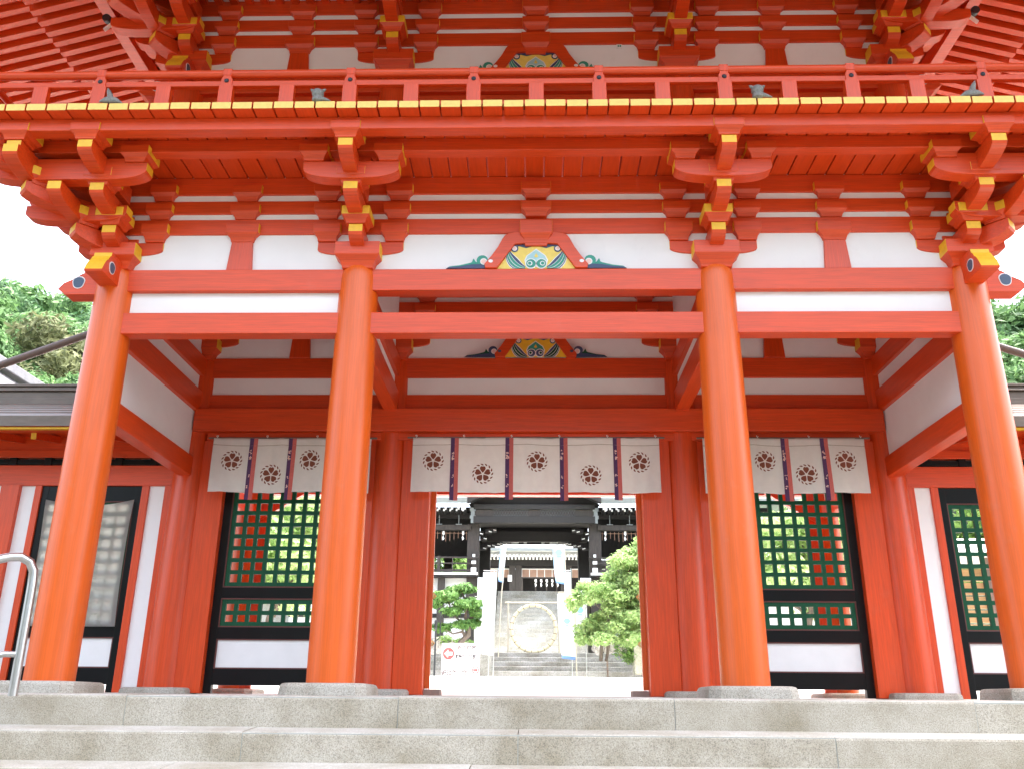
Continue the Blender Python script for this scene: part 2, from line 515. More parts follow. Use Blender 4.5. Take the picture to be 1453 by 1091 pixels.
def arm(m, cx, cy, ang, L0, L1, z0, z1, w=0.155, curve=0.40):
    """single-ended arm from (cx,cy) in direction ang (0 = +x), yellow end face"""
    poly = arm_profile(L0, L1, z0, z1, curve=curve)
    n = len(poly)
    d = Vector((math.cos(ang), math.sin(ang), 0)); s = Vector((-d.y, d.x, 0))
    vs = []
    for sg in (-1, 1):
        for (l, z) in poly:
            p = Vector((cx, cy, z)) + d * l + s * (sg * w / 2)
            vs.append(p)
    fs = [list(range(n))[::-1], [n + i for i in range(n)]] + [[i, (i + 1) % n, n + (i + 1) % n, n + i] for i in range(n)]
    ms = [0, 0] + [1 if i == 2 else 0 for i in range(n)]
    fs = [f[::-1] for f in fs]
    m.add(vs, fs, ms)

def lat_arm(m, cx, cy, half, z0, z1, th=0.155, curve=0.34, axis='x', face=0.10):
    """double-ended arm, both ends curved up"""
    pr = arm_profile(0, half, z0, z1, face=face, curve=curve)[2:]
    right = pr                                    # from top end round to the flat bottom
    left = [(-a, z) for a, z in right][::-1]
    poly = [(a, z) for a, z in right] + left
    n = len(poly)
    ms = []
    for i in range(n):
        a, b_ = poly[i], poly[(i + 1) % n]
        ms.append(1 if abs(a[0]) > half - 1e-6 and abs(b_[0]) > half - 1e-6 and a[0] * b_[0] > 0 else 0)
    if axis == 'x':
        m.prism([(cx + a, z) for a, z in poly], 'y', cy - th / 2, cy + th / 2, 0, mside=ms, mcap=0)
    else:
        m.prism([(cy + a, z) for a, z in poly], 'x', cx - th / 2, cx + th / 2, 0, mside=ms, mcap=0)

BEV = 0.006
def bracket_set(cx, yw, dz, corner=0, front=True, full=True):
    """stepped bracket cluster on a column top; corner = -1/+1 for the outer columns"""
    z = lambda a: a + dz
    m = MB(); block(m, cx, yw, z(4.742), z(5.05), 0.53)
    root = m.build('bracket_set', MR, G, bevel=BEV)
    A = lambda f: (lambda mm: (f(mm), mm.build('bracket_arm', MR, root, bevel=BEV)))(MB())
    B = lambda f: (lambda mm: (f(mm), mm.build('bearing_block', MR, root, bevel=BEV)))(MB())
    A(lambda q: lat_arm(q, cx, yw, 0.515, z(4.965), z(5.135), 0.17))
    for s in (-1, 1):
        B(lambda q: block(q, cx + s * 0.405, yw, z(5.135), z(5.36), 0.325))
        B(lambda q: block(q, cx + s * 0.42, yw, z(5.445), z(5.63), 0.325))
        B(lambda q: block(q, cx + s * 0.44, yw, z(5.70), z(5.90), 0.325))
    if not front:
        A(lambda q: arm(q, cx, yw, -math.pi / 2, 0.2, 0.40, z(4.965), z(5.185)))
        return root
    dirs = [(-math.pi / 2, 1.0, 0.165)]
    if corner:
        dirs.append((math.pi if corner < 0 else 0.0, 1.0, 0.165))
        dirs.append((math.atan2(-1, corner), 1.414, 0.20))
    for a, kf, w in dirs:
        dx, dy = math.cos(a), math.sin(a)
        diag = kf > 1.2
        rot = a + math.pi / 2
        A(lambda q: arm(q, cx, yw, a, 0.2, 0.43 * kf, z(4.965), z(5.185), w, 0.36 * kf))
        B(lambda q: block(q, cx + dx * 0.33 * kf, yw + dy * 0.33 * kf, z(5.19), z(5.395), 0.325, fy=not diag, rot=rot))
        A(lambda q: arm(q, cx, yw, a, 0.1, 0.85 * kf, z(5.29), z(5.495), w, 0.42 * kf))
        B(lambda q: block(q, cx + dx * 0.73 * kf, yw + dy * 0.73 * kf, z(5.475), z(5.675), 0.325, rot=rot))
        A(lambda q: arm(q, cx, yw, a, -0.2, 1.24 * kf, z(5.585), z(5.80), w, 0.46 * kf))
        B(lambda q: block(q, cx + dx * 1.14 * kf, yw + dy * 1.14 * kf, z(5.80), z(5.985), 0.33, rot=rot))
    # cross arm on the second step carrying the inner balcony beam
    def cross(x, y, axis, hl):
        A(lambda q: lat_arm(q, x, y, hl, z(5.515), z(5.73), 0.17, 0.42, axis))
        for s in (-1, 1):
            px, py = (x + s * (hl - 0.12), y) if axis == 'x' else (x, y + s * (hl - 0.12))
            B(lambda q: block(q, px, py, z(5.73), z(5.92), 0.325))
    if not corner:
        cross(cx, yw - 0.80, 'x', 0.545)
    else:
        A(lambda q: lat_arm(q, cx + corner * 0.36, yw - 0.80, 0.92, z(5.515), z(5.73), 0.17, 0.42, 'x'))
        A(lambda q: lat_arm(q, cx + corner * 0.80, yw - 0.36, 0.92, z(5.51), z(5.725), 0.17, 0.42, 'y'))
        for px, py in ((cx - corner * 0.42, yw - 0.8), (cx + corner * 0.8, yw + 0.42)):
            B(lambda q: block(q, px, py, z(5.73), z(5.92), 0.325))
        # arms of the side front, ending level with the front arms
        A(lambda q: arm(q, cx + corner * 0.80, yw, -math.pi / 2, 0.3, 1.24, z(5.58), z(5.795), 0.165, 0.46))
        B(lambda q: block(q, cx + corner * 0.80, yw - 1.14, z(5.80), z(5.985), 0.33))
        A(lambda q: arm(q, cx, yw - 0.80, math.pi if corner < 0 else 0, 0.3, 1.24, z(5.585), z(5.79), 0.16, 0.46))
        B(lambda q: block(q, cx + corner * 1.14, yw - 0.80, z(5.80), z(5.985), 0.33, rot=math.pi / 2))
        A(lambda q: lat_arm(q, cx + corner * 0.40, yw - 0.40, 0.60, z(5.22), z(5.42), 0.16, 0.36, 'x'))
        A(lambda q: lat_arm(q, cx + corner * 0.40, yw - 0.40, 0.60, z(5.225), z(5.425), 0.158, 0.36, 'y'))
    return root

def heart(m, n0, ax, x, y, z, s, mi):
    """rounded inverted-heart inlay; outline in the plane ax"""
    pts = []
    for k in range(20):
        a = k / 20 * 2 * math.pi
        r = s * (1.0 - 0.22 * math.cos(2 * a) + 0.16 * math.sin(a))
        pts.append((r * math.cos(a) * 1.15, r * math.sin(a) * 0.85))
    if ax == 'y': m.prism([(x + a, z + b) for a, b in pts], 'y', y - n0, y, mi)
    else: m.prism([(y + a, z + b) for a, b in pts], 'x', x - n0, x + n0, mi)

def beam_nose(cx, yw, dz, sgn):
    """carved ends of the head beam passing through a corner column"""
    b = 4.475 + dz
    prof = [(0.15, 0), (0.56, 0), (0.66, 0.075), (0.60, 0.15), (0.50, 0.20), (0.485, 0.225), (0.47, 0.225), (0.40, 0.27), (0.38, 0.275), (0.36, 0.33), (0.15, 0.33)]
    ms = [0, 0, 1, 1, 1, 1, 1, 1, 1, 0, 0]
    prof_f = [(0.15, 0.025), (0.60, 0.025), (0.61, 0.05), (0.575, 0.13), (0.535, 0.195), (0.52, 0.21), (0.51, 0.215), (0.475, 0.275), (0.455, 0.285), (0.445, 0.34), (0.15, 0.34)]
    m = MB()
    m.prism([(yw - a, b + z) for a, z in prof_f], 'x', cx - 0.105, cx + 0.105, 0, mside=ms, mcap=0)
    o = m.build('beam_nose', MR, G, bevel=0.005)
    for s in (-1, 1):
        h = MB()
        heart(h, 0.004, 'x', cx + s * 0.107, yw - 0.40, b + 0.15, 0.072, 0)
        heart(h, 0.006, 'x', cx + s * 0.107, yw - 0.40, b + 0.15, 0.062, 1)
        h.build('heart_inlay', [M_white, M_blue], o)
    m = MB()
    m.prism([(cx + sgn * a, b - 0.03 + z) for a, z in prof], 'y', yw - 0.105, yw + 0.105, 0, mside=ms, mcap=0)
    o = m.build('beam_nose', MR, G, bevel=0.005)
    h = MB()
    heart(h, 0.004, 'y', cx + sgn * 0.42, yw - 0.105, b + 0.115, 0.078, 0)
    heart(h, 0.007, 'y', cx + sgn * 0.42, yw - 0.105, b + 0.115, 0.067, 1)
    h.build('heart_inlay', [M_white, M_blue], o)

def strut(x, yw, dz):
    z = lambda a: a + dz
    m = MB()
    m.prism([(x - 0.155, z(4.745)), (x + 0.155, z(4.745)), (x + 0.125, z(5.135)), (x - 0.125, z(5.135))], 'y', yw - 0.10, yw + 0.02)
    m.build('strut', M_red_v, G, bevel=0.006)
    wall_blocks(x, yw, dz, True)

def wall_blocks(x, yw, dz, low, zl=5.135, w=0.40):
    z = lambda a: a + dz
    if low: 
        m = MB(); block(m, x, yw, z(zl), z(5.365), w, 0.30); m.build('bearing_block', MR, G, bevel=BEV)
    for a, b_ in ((5.445, 5.63), (5.70, 5.90)):
        m = MB(); block(m, x, yw, z(a), z(b_), 0.36, 0.30); m.build('bearing_block', MR, G, bevel=BEV)

def painted_carving(root, x, yf, b, k, deep):
    """coloured scrollwork inside and beside a frog-leg strut; layers of thin painted relief"""
    mats = [M_lemon if not deep else M_yel, M_navy, M_teal, M_white, M_ltblue, M_pinkp]
    if deep: mats[2] = M_green; mats[4] = M_teal
    m = MB()
    def lay(pts, d, mi):
        m.prism([(x + px * k, b + pz * k) for px, pz in pts], 'y', yf - d, yf, mi)
    def sym(pts, d, mi):
        lay(pts, d, mi); lay([(-px, pz) for px, pz in pts], d, mi)
    lay([(-0.46, 0.0), (0.46, 0.0), (0.25, 0.31), (-0.25, 0.31)], 0.004, 0)
    # blue cloud band along the top with a little point
    lay([(-0.25, 0.315), (-0.27, 0.27), (-0.20, 0.295), (-0.12, 0.27), (0, 0.305), (0.12, 0.27), (0.20, 0.295), (0.27, 0.27), (0.25, 0.315), (0, 0.335)], 0.007, 1)
    def band(r0, r1, d, mi, a0=0, a1=1, n=10):
        o = []; i = []
        for j in range(n + 1):
            t = a0 + (a1 - a0) * j / n
            a = (0.08 + 0.84 * t) * math.pi / 2
            cx = 0.10 + 0.235 * math.sin(a); cz = 0.275 * (1 - math.cos(a))
            wv = math.sin(math.pi * (0.12 + 0.80 * t))
            nx_, nz_ = math.sin(a), -math.cos(a)
            o.append((cx + nx_ * r1 * wv, max(0.0, cz + nz_ * r1 * wv))); i.append((cx - nx_ * r0 * wv, max(0.0, cz - nz_ * r0 * wv)))
        sym(o + i[::-1], d, mi)
    band(0.075, 0.070, 0.008, 3)
    band(0.064, 0.060, 0.011, 1)
    band(0.030, 0.050, 0.014, 3)
    band(0.024, 0.044, 0.016, 2)
    band(-0.010, 0.016, 0.018, 3)
    def disc(cx, cz, r, d, mi, n=14, sq=1.0):
        return [(cx + r * math.cos(2 * math.pi * j / n), cz + r * sq * math.sin(2 * math.pi * j / n)) for j in range(n)], d, mi
    for r, d, mi in ((0.045, 0.010, 1), (0.030, 0.013, 3), (0.020, 0.016, 5)):
        sym(*disc(0.255, 0.262, r, d, mi))
    # central palmette: pale spade over two green commas
    def spade(s, d, mi):
        p = [(0, 0.245), (0.05, 0.205), (0.10, 0.165), (0.125, 0.11), (0.11, 0.06), (0.07, 0.03), (0, 0.03)]
        q = [(px * s, 0.11 + (pz - 0.11) * s) for px, pz in p]
        lay(q + [(-px, pz) for px, pz in q[::-1][1:-1]], d, mi)
    spade(1.12, 0.008, 3); spade(1.0, 0.012, 4)
    for r, d, mi, ox in ((0.068, 0.015, 3, 0), (0.056, 0.018, 2 if not deep else 1, 0), (0.030, 0.021, 3, 0.012), (0.020, 0.024, 2, 0.014)):
        sym(*disc(0.062 + ox, 0.062, r, d, mi))
    sym([(0.13, 0.035), (0.20, 0.06), (0.185, 0.015), (0.15, 0.0)], 0.010, 5)
    lay([(0, 0.20), (0.024, 0.155), (0, 0.14), (-0.024, 0.155)], 0.016, 0)
    # side wings: long wave with a curl
    def wing(g, d, mi):
        p = [(0.50, 0.0), (0.52, 0.06), (0.56, 0.04), (0.60, 0.035), (0.66, 0.06), (0.76, 0.055), (0.90, 0.03), (1.02, 0.02), (1.06, 0.0)]
        sym([(px, pz * g) for px, pz in p], d, mi)
    wing(1.75, 0.010, 3); wing(1.45, 0.014, 2); wing(0.95, 0.018, 1)
    for r, d, mi, ox, oz in ((0.080, 0.012, 3, 0, 0), (0.068, 0.016, 2 if not deep else 1, 0, 0), (0.042, 0.020, 3, -0.016, -0.016), (0.030, 0.023, 5, -0.016, -0.018)):
        sym(*disc(0.635 + ox, 0.105 + oz, r, d, mi))
    sym([(0.70, 0.07), (0.74, 0.13), (0.755, 0.085), (0.80, 0.06)], 0.017, 2)
    m.build('painted_carving', mats, root)

def frog_leg(x, yw, dz, k=1.0, deep=False):
    b = 4.752 + dz
    out = [(0.46, 0.0), (0.60, 0.0), (0.61, 0.05), (0.58, 0.09), (0.52, 0.17), (0.45, 0.28), (0.40, 0.385), (0.37, 0.43), (0.33, 0.455), (0.28, 0.46), (0.25, 0.475), (0.19, 0.48), (0.0, 0.48)]
    inn = [(0.46, 0.0), (0.25, 0.315), (0.0, 0.33)]
    o = [(x + a * k, b + c * k) for a, c in out]
    right = o + [(x + a * k, b + c * k) for a, c in inn[::-1]][:-1]
    left = [(2 * x - a, c) for a, c in right]
    m = MB(); m.prism(right, 'y', yw - 0.13, yw + 0.0); m.prism(left, 'y', yw - 0.13, yw + 0.0)
    dots = []
    r = m.build('frog_leg_strut', M_red_h, G, bevel=0.006)
    d = MB()
    for s in (-1, 1):
        pts = [(x + s * 0.535 * k + 0.028 * math.cos(a), b + 0.085 * k + 0.022 * math.sin(a)) for a in [i * 2 * math.pi / 8 for i in range(8)]]
        d.prism(pts, 'y', yw - 0.134, yw - 0.128)
    d.build('eye_hole', M_white if not deep else M_blue, r)
    painted_carving(r, x, yw - 0.09, b + 0.002, k, deep)
    return r

def storey(yw, dz, xs, sx, cw):
    """wall tiers, brackets and struts of one storey front"""
    z = lambda a: a + dz
    e = xs[1] + 0.1
    panel(-e, e, yw - 0.064, yw + 0.03, z(4.742), z(6.05))
    for a, b_ in ((5.243, 5.445), (5.525, 5.70), (5.79, 6.03)):
        beam(-e - 0.45, e + 0.45, yw - 0.09, yw + 0.09, z(a), z(b_), name='wall_beam')
    for s in (-1, 1):
        bracket_set(s * xs[0], yw, dz)
        bracket_set(s * xs[1], yw, dz, corner=s)
        strut(s * sx, yw, dz)
        beam_nose(s * xs[1], yw, dz, s)
    frog_leg(0.0, yw - 0.025, dz)
    wall_blocks(0.0, yw - 0.045, dz, True, 5.045, 0.385)

storey(0.0, 0.0, (2.1, 5.0), 3.53, 0)

# ---- balcony --------------------------------------------------------
FZ0, FZ1, FY = 6.036, 6.122, -1.445
m = MB()
pitch, x0 = 0.2285, -0.124
rb = random.Random(5)
k = -28
while k <= 28:
    a = x0 + pitch * k; b_ = a + pitch - 0.017
    jy = rb.uniform(-0.004, 0.004)
    m.box(a, b_, FY + jy, 0.42, FZ0, FZ1, [0, 0, 1, 0, 0, 0])
    k += 1
xl = x0 - pitch * 28; xr = x0 + pitch * 29 - 0.017
y = 0.44
while y < 5.6:
    for sx in (-1, 1):
        xa, xb = (xl, -4.5) if sx < 0 else (4.5, xr)
        m.box(xa, xb, y, y + 0.21, FZ0, FZ1, [1 if sx < 0 else 0, 1 if sx > 0 else 0, 0, 0, 0, 0])
    y += pitch
bal = m.build('balcony_floor', [M_red_y, M_yel_pale], G, bevel=0.004)
bm_ = MB()
for (ya, yb, za, zb, ext) in ((-1.285, -1.13, 5.883, 6.032, 6.5), (-0.88, -0.73, 5.872, 6.032, 6.35)):
    MB().box(-ext, ext, ya, yb, za, zb, [1, 1, 0, 0, 0, 0]).build('balcony_beam', MR, G, bevel=BEV)
for sx in (-1, 1):
    for xc in (5.805, 6.205):
        MB().box(sx * xc - 0.077, sx * xc + 0.077, -1.283, 7.3, 5.888, 6.028, [0, 0, 1, 1, 0, 0]).build('balcony_beam', MR, G, bevel=BEV)

rail = MB(); YR = -1.37
rail.tube([(-6.5, YR, 6.575), (-6.2, YR, 6.553), (-5.9, YR, 6.548), (5.9, YR, 6.548), (6.2, YR, 6.553), (6.5, YR, 6.575)], 0.048, 12)
railing = rail.build('balcony_railing', M_red_h, G, smooth=True)
MB().box(-6.4, 6.4, YR - 0.03, YR + 0.03, 6.37, 6.438).build('middle_rail', M_red_h, railing, bevel=0.005)
MB().box(-6.35, 6.35, YR + 0.0, YR + 0.09, 6.124, 6.172).build('base_rail', M_red_h, railing, bevel=0.005)
def rpost(x):
    m = MB()
    y0, y1 = YR - 0.042, YR + 0.042
    m.prism([(x - 0.078, 6.123), (x + 0.078, 6.123), (x + 0.078, 6.37), (x + 0.062, 6.372), (x + 0.062, 6.458), (x + 0.045, 6.487), (x + 0.047, 6.512), (x - 0.047, 6.512), (x - 0.045, 6.487), (x - 0.062, 6.458), (x - 0.062, 6.372), (x - 0.078, 6.37)], 'y', y0, y1)
    m.box(x - 0.05, x + 0.05, YR - 0.048, YR + 0.048, 6.505, 6.592)
    p = m.build('railing_post', M_red_v, railing, loc=(x, YR, 6.12), bevel=0.005)
    b = MB(); b.lathe(0, 0, [(0.026, 0), (0.026, 0.006), (0.02, 0.014), (0.008, 0.02)], 14)
    bv = [(x + vx, y0 - vz, 6.432 + vy) for vx, vy, vz in b.v]
    b.v = bv; b.build('bolt_cap', M_iron, p, loc=(x, YR, 6.12), smooth=True)
    return p
p0 = rpost(-0.69)
for x in (0.69, -2.06, 2.06, -3.44, 3.44, -4.86, 4.86, -6.2, 6.2):
    copy_part(p0, railing, (x + 0.69, 0, 0))
q0 = MB().box(-0.082, 0.082, YR - 0.036, YR + 0.036, 6.123, 6.375).build('short_post', M_red_v, railing, loc=(0, YR, 6.12), bevel=0.005)
for i in range(1, 5):
    for s in (-1, 1): copy_part(q0, railing, (s * 1.38 * i, 0, 0))
for sx in (-1, 1):
    MB().tube([(sx * 6.2, -1.6, 6.575), (sx * 6.2, -1.2, 6.55), (sx * 6.2, 7.2, 6.55)], 0.04, 10).build('side_rail', M_red_y, railing, smooth=True)
    MB().box(sx * 6.2 - 0.03, sx * 6.2 + 0.03, -1.5, 7.2, 6.375, 6.432).build('middle_rail', M_red_y, railing, bevel=0.005)
    for y in (0.0, 1.4, 2.8, 4.2, 5.6):
        MB().box(sx * 6.2 - 0.04, sx * 6.2 + 0.04, y - 0.075, y + 0.075, 6.123, 6.50).build('railing_post', M_red_v, railing, bevel=0.005)

# ---- upper storey ---------------------------------------------------
Y2, DZ2, X2 = 0.35, 3.08, (1.89, 4.65)
storey(Y2, DZ2, X2, 3.2, 0)
for x in (-4.65, -1.89, 1.89, 4.65):
    mm = MB(); _, pr = column_mesh(6.12, 7.85, 0.21, 0.20)
    mm.lathe(x, Y2, pr, 32); mm.build('upper_column', M_red_v, G, smooth=True)
beam(-4.65, 4.65, Y2 - 0.11, Y2 + 0.1, 7.555, 7.83)
beam(-4.65, 4.65, Y2 - 0.13, Y2 + 0.1, 6.70, 6.95)
beam(-4.65, 4.65, Y2 - 0.14, Y2 + 0.1, 6.124, 6.36)
MB().box(-4.6, 4.6, Y2 - 0.03, Y2 + 0.02, 6.36, 7.555).build('wall_boards', M_red_h, G)
# rest of the body so that the roof stands on something
for sx in (-1, 1):
    MB().box(sx * 4.62 - 0.03, sx * 4.62 + 0.03, Y2 + 0.05, 5.6, 6.13, 9.1).build('plaster_panel', M_plaster, G)
    for za, zb in ((6.13, 6.4), (7.55, 7.85), (8.32, 8.52), (8.6, 8.78), (8.87, 9.11)):
        MB().box(sx * 4.62 - 0.09, sx * 4.62 + 0.09, Y2 + 0.1, 5.6, za, zb).build('tie_beam', M_red_y, G, bevel=0.008)
MB().box(-4.6, 4.6, 5.52, 5.6, 6.13, 9.1).build('plaster_panel', M_plaster, G)

# ---- eaves and roof ---------------------------------------------------
def zr(d):            # underside height of a rafter d metres outside the wall line
    return 9.43 - 0.30 * d
roof = MB()
RO = 4.0
yb_ = 5.56
ex, ey0, ey1 = 4.65 + RO, Y2 - RO, yb_ + RO
zE = zr(RO) + 0.33
corners = [(-ex, ey0, zE), (ex, ey0, zE), (ex, ey1, zE), (-ex, ey1, zE)]
rg = [(-4.2, (ey0 + ey1) / 2, 13.2), (4.2, (ey0 + ey1) / 2, 13.2)]
vs = corners + rg + [(x, y, z - 0.16) for x, y, z in corners]
roof.add(vs, [(0, 1, 5, 4), (1, 2, 5), (2, 3, 4, 5), (3, 0, 4), (0, 6, 7, 1), (1, 7, 8, 2), (2, 8, 9, 3), (3, 9, 6, 0)], 0)
roof_o = roof.build('upper_roof', M_copper, G)
# soffit boards
sf = MB()
wx, wy0, wy1 = 4.3, Y2 + 0.3, yb_ - 0.3
zi = zr(-0.35) + 0.16; zo = zr(RO) + 0.24
vs = [(-wx, wy0, zi), (wx, wy0, zi), (wx, wy1, zi), (-wx, wy1, zi), (-ex, ey0, zo), (ex, ey0, zo), (ex, ey1, zo), (-ex, ey1, zo)]
sf.add(vs, [(0, 4, 5, 1), (1, 5, 6, 2), (2, 6, 7, 3), (3, 7, 4, 0)], 0)
sf.build('soffit_boards', M_red_y, roof_o)
# side rafters in two tiers with a white-edged lath between, and front rafters
p = 0.205; STEP = 2.25
rf_n = 0
for sx in (-1, 1):
    y = -0.55
    while y < 2.6:
        mm = MB()
        lim = 0.0 if y >= Y2 - 0.1 else (Y2 - y)
        def pt(d, h): return (sx * (4.65 + d), y, zr(d) + h + 0.02)
        if lim < STEP: mm.bar(pt(max(lim, -0.2), 0.055), pt(STEP, 0.055), 0.095, 0.17)
        mm.bar(pt(max(lim, STEP - 0.25), 0.135), pt(RO - 0.12, 0.165), 0.085, 0.13)
        mm.build('rafter', M_red_h, roof_o, bevel=0.004)
        y += p
    MB().bar((sx * (4.65 + STEP - 0.02), -2.0, zr(STEP) + 0.155), (sx * (4.65 + STEP - 0.02), 2.8, zr(STEP) + 0.155), 0.05, 0.07).build('lath', M_plaster, roof_o)
    # corner hip rafter, seen from below
    MB().bar((sx * 4.6, Y2 + 0.05, zr(0) - 0.02), (sx * (4.65 + RO - 0.1), Y2 - RO + 0.1, zr(RO) + 0.05), 0.20, 0.26).build('hip_rafter', M_red_h, roof_o, bevel=0.006)
    MB().box(sx * 5.86 - 0.085, sx * 5.86 + 0.085, -1.35, 3.0, 8.80, 9.03, [0, 0, 1, 1, 0, 0]).build('eave_purlin', MR, roof_o, bevel=0.006)
x = -4.55
while x < 4.6:
    mm = MB()
    def pt(d, h): return (x, Y2 - d, zr(d) + h)
    mm.bar(pt(0.1, 0.055), pt(STEP, 0.055), 0.085, 0.11)
    mm.bar(pt(STEP - 0.25, 0.135), pt(RO - 0.12, 0.165), 0.075, 0.095)
    mm.build('rafter', M_red_y, roof_o)
    x += 0.30
MB().box(-6.0, 6.0, Y2 - 1.30, Y2 - 1.13, 8.86, 9.04).build('eave_purlin', M_red_h, roof_o, bevel=0.006)
# sloping slats with white boards between, above the upper wall beam
m = MB()
m.add([(-4.7, Y2 - 0.06, 9.115), (4.7, Y2 - 0.06, 9.115), (4.7, Y2 - 0.74, 9.02), (-4.7, Y2 - 0.74, 9.02)], [(0, 1, 2, 3)], 0)
slatboard = m.build('slat_board', M_plaster, G)
m = MB()
x = -4.6
while x < 4.65:
    m.bar((x, Y2 - 0.06, 9.085), (x, Y2 - 0.72, 8.99), 0.10, 0.06); x += 0.212
m.build('slats', M_red_y, slatboard)
m = MB(); m.box(-4.9, 4.9, Y2 - 0.80, Y2 - 0.70, 8.88, 9.10); m.build('balcony_beam', M_red_h, G, bevel=0.005)
# ================================================================== MIDDLE WALL OF THE GATE
# head beams and white strips on the middle row
for (ya, yb) in ((D2 - 0.13, D2 + 0.1), (2 * D2 - 0.1, 2 * D2 + 0.1)):
    beam(-4.95, 4.95, ya, yb, 4.475, 4.785)
    beam(-4.95, 4.95, ya, yb, 3.96, 4.215)
beam(-4.94, 4.94, D2 - 0.30, D2 + 0.12, 3.615, 3.95, name='lintel')
beam(-4.75, 4.75, D2 - 0.20, D2 + 0.10, 3.505, 3.613, name='lintel')
beam(-4.94, 4.94, 2 * D2 - 0.1, 2 * D2 + 0.1, 3.4, 3.75, name='lintel')
panel(-4.9, 4.9, D2 - 0.10, D2, 4.21, 4.48)
panel(-4.9, 4.9, D2 - 0.10, D2, 4.78, 6.0)
for a, b_ in ((5.243, 5.445), (5.525, 5.70), (5.79, 6.03)):
    beam(-4.9, 4.9, D2 - 0.14, D2 + 0.05, a, b_, name='wall_beam')
for x in CX:
    bracket_set(x, D2 - 0.05, 0.0, front=False)
for s in (-1, 1):
    m = MB()
    x = s * 3.53
    m.prism([(x - 0.155, 4.78), (x + 0.155, 4.78), (x + 0.125, 5.2), (x - 0.125, 5.2)], 'y', D2 - 0.16, D2 - 0.03)
    m.build('strut', M_red_v, G, bevel=0.006)
frog_leg(0.0, D2 - 0.07, 0.03, 1.0, deep=True)
MB().box(-5.0, 5.0, 0.12, 5.9, 6.0, 6.03).build('ceiling_boards', M_red_y, G)
# ties running back from the front columns
for x in CX:
    o = abs(x) > 3
    for z0, z1 in ((4.475, 4.75), (3.925, 4.24)) + (((2.975, 3.25),) if o else ()):
        for ya, yb in ((0.18, D2 - 0.18), (D2 + 0.18, 2 * D2 - 0.18)):
            MB().box(x - 0.095, x + 0.095, ya, yb, z0, z1).build('tie_beam', M_red_y, G, bevel=0.008)
    if o:
        s = 1 if x > 0 else -1
        for ya, yb in ((0.2, D2 - 0.2), (D2 + 0.2, 2 * D2 - 0.2)):
            for z0, z1 in ((3.24, 3.93), (4.235, 4.48), (4.74, 6.0)):
                MB().box(x - 0.03, x + 0.03, ya, yb, z0, z1).build('plaster_panel', M_plaster, G)
    else:
        for ya, yb in ((0.2, D2 - 0.2),):
            MB().box(x - 0.03, x + 0.03, ya, yb, 4.235, 4.48).build('plaster_panel', M_plaster, G)
            MB().box(x - 0.03, x + 0.03, ya, yb, 4.74, 6.0).build('plaster_panel', M_plaster, G)

# door posts and jamb boards
YP = D2 - 0.10
for s in (-1, 1):
    def pb(a, b_, y0, y1, z1=3.51, mat=M_red_v):
        a, b_ = sorted((s * a, s * b_))
        return MB().box(a, b_, y0, y1, 0.05, z1).build('door_post', mat, G, bevel=0.006)
    pb(1.50, 1.90, YP - 0.06, D2 + 0.1)
    pb(2.28, 2.47, YP - 0.02, D2 + 0.1)
    pb(4.445, 4.80, YP - 0.04, D2 + 0.1)
    # open door leaf, folded inwards
    a, b_ = sorted((s * 1.435, s * 2.40))
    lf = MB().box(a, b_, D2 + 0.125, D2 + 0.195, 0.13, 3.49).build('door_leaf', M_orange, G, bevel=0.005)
    h = MB()
    xh = s * 1.422
    for z in (1.35, 0.72):
        h.tube([(xh, D2 + 0.15, z + 0.03), (xh - s * 0.03, D2 + 0.14, z), (xh, D2 + 0.15, z - 0.03)], 0.012, 8)
        h.prism([(D2 + 0.13 + 0.03 * math.cos(i * math.pi / 4), z + 0.04 * math.sin(i * math.pi / 4)) for i in range(8)], 'x', xh - 0.004, xh + 0.004)
    h.build('handle', M_brass, lf)
    a, b_ = sorted((s * 1.28, s * 1.52))
    MB().box(a, b_, D2 + 0.02, D2 + 0.3, 0.0, 0.125).build('pivot_stone', M_tanpost, G, bevel=0.008)
MB().box(-1.3, 1.3, D2 - 0.02, D2 + 0.08, 3.38, 3.50).build('lintel', M_red_h, G, bevel=0.006)

def lattice(x0, x1, z0, z1, y, pitch=0.168, bar=0.055, ox=0.0):
    m = MB()
    nx = max(1, round((x1 - x0) / pitch)); nz = max(1, round((z1 - z0) / pitch))
    px = (x1 - x0 - bar) / nx; pz = (z1 - z0 - bar) / nz
    for i in range(nx + 1):
        m.box(x0 + i * px, x0 + i * px + bar, y, y + 0.045, z0, z1)
    for j in range(nz + 1):
        m.box(x0 + 0.001, x1 - 0.001, y + 0.003, y + 0.042, z0 + j * pz, z0 + j * pz + bar)
    return m

def trim(m, x0, x1, z0, z1, y, w=0.016):
    m.box(x0 - w, x1 + w, y - 0.012, y + 0.03, z0 - w, z0 - 0.001); m.box(x0 - w, x1 + w, y - 0.012, y + 0.03, z1 + 0.001, z1 + w)
    m.box(x0 - w, x0 - 0.001, y - 0.0115, y + 0.03, z0, z1); m.box(x1 + 0.001, x1 + w, y - 0.0115, y + 0.03, z0, z1)

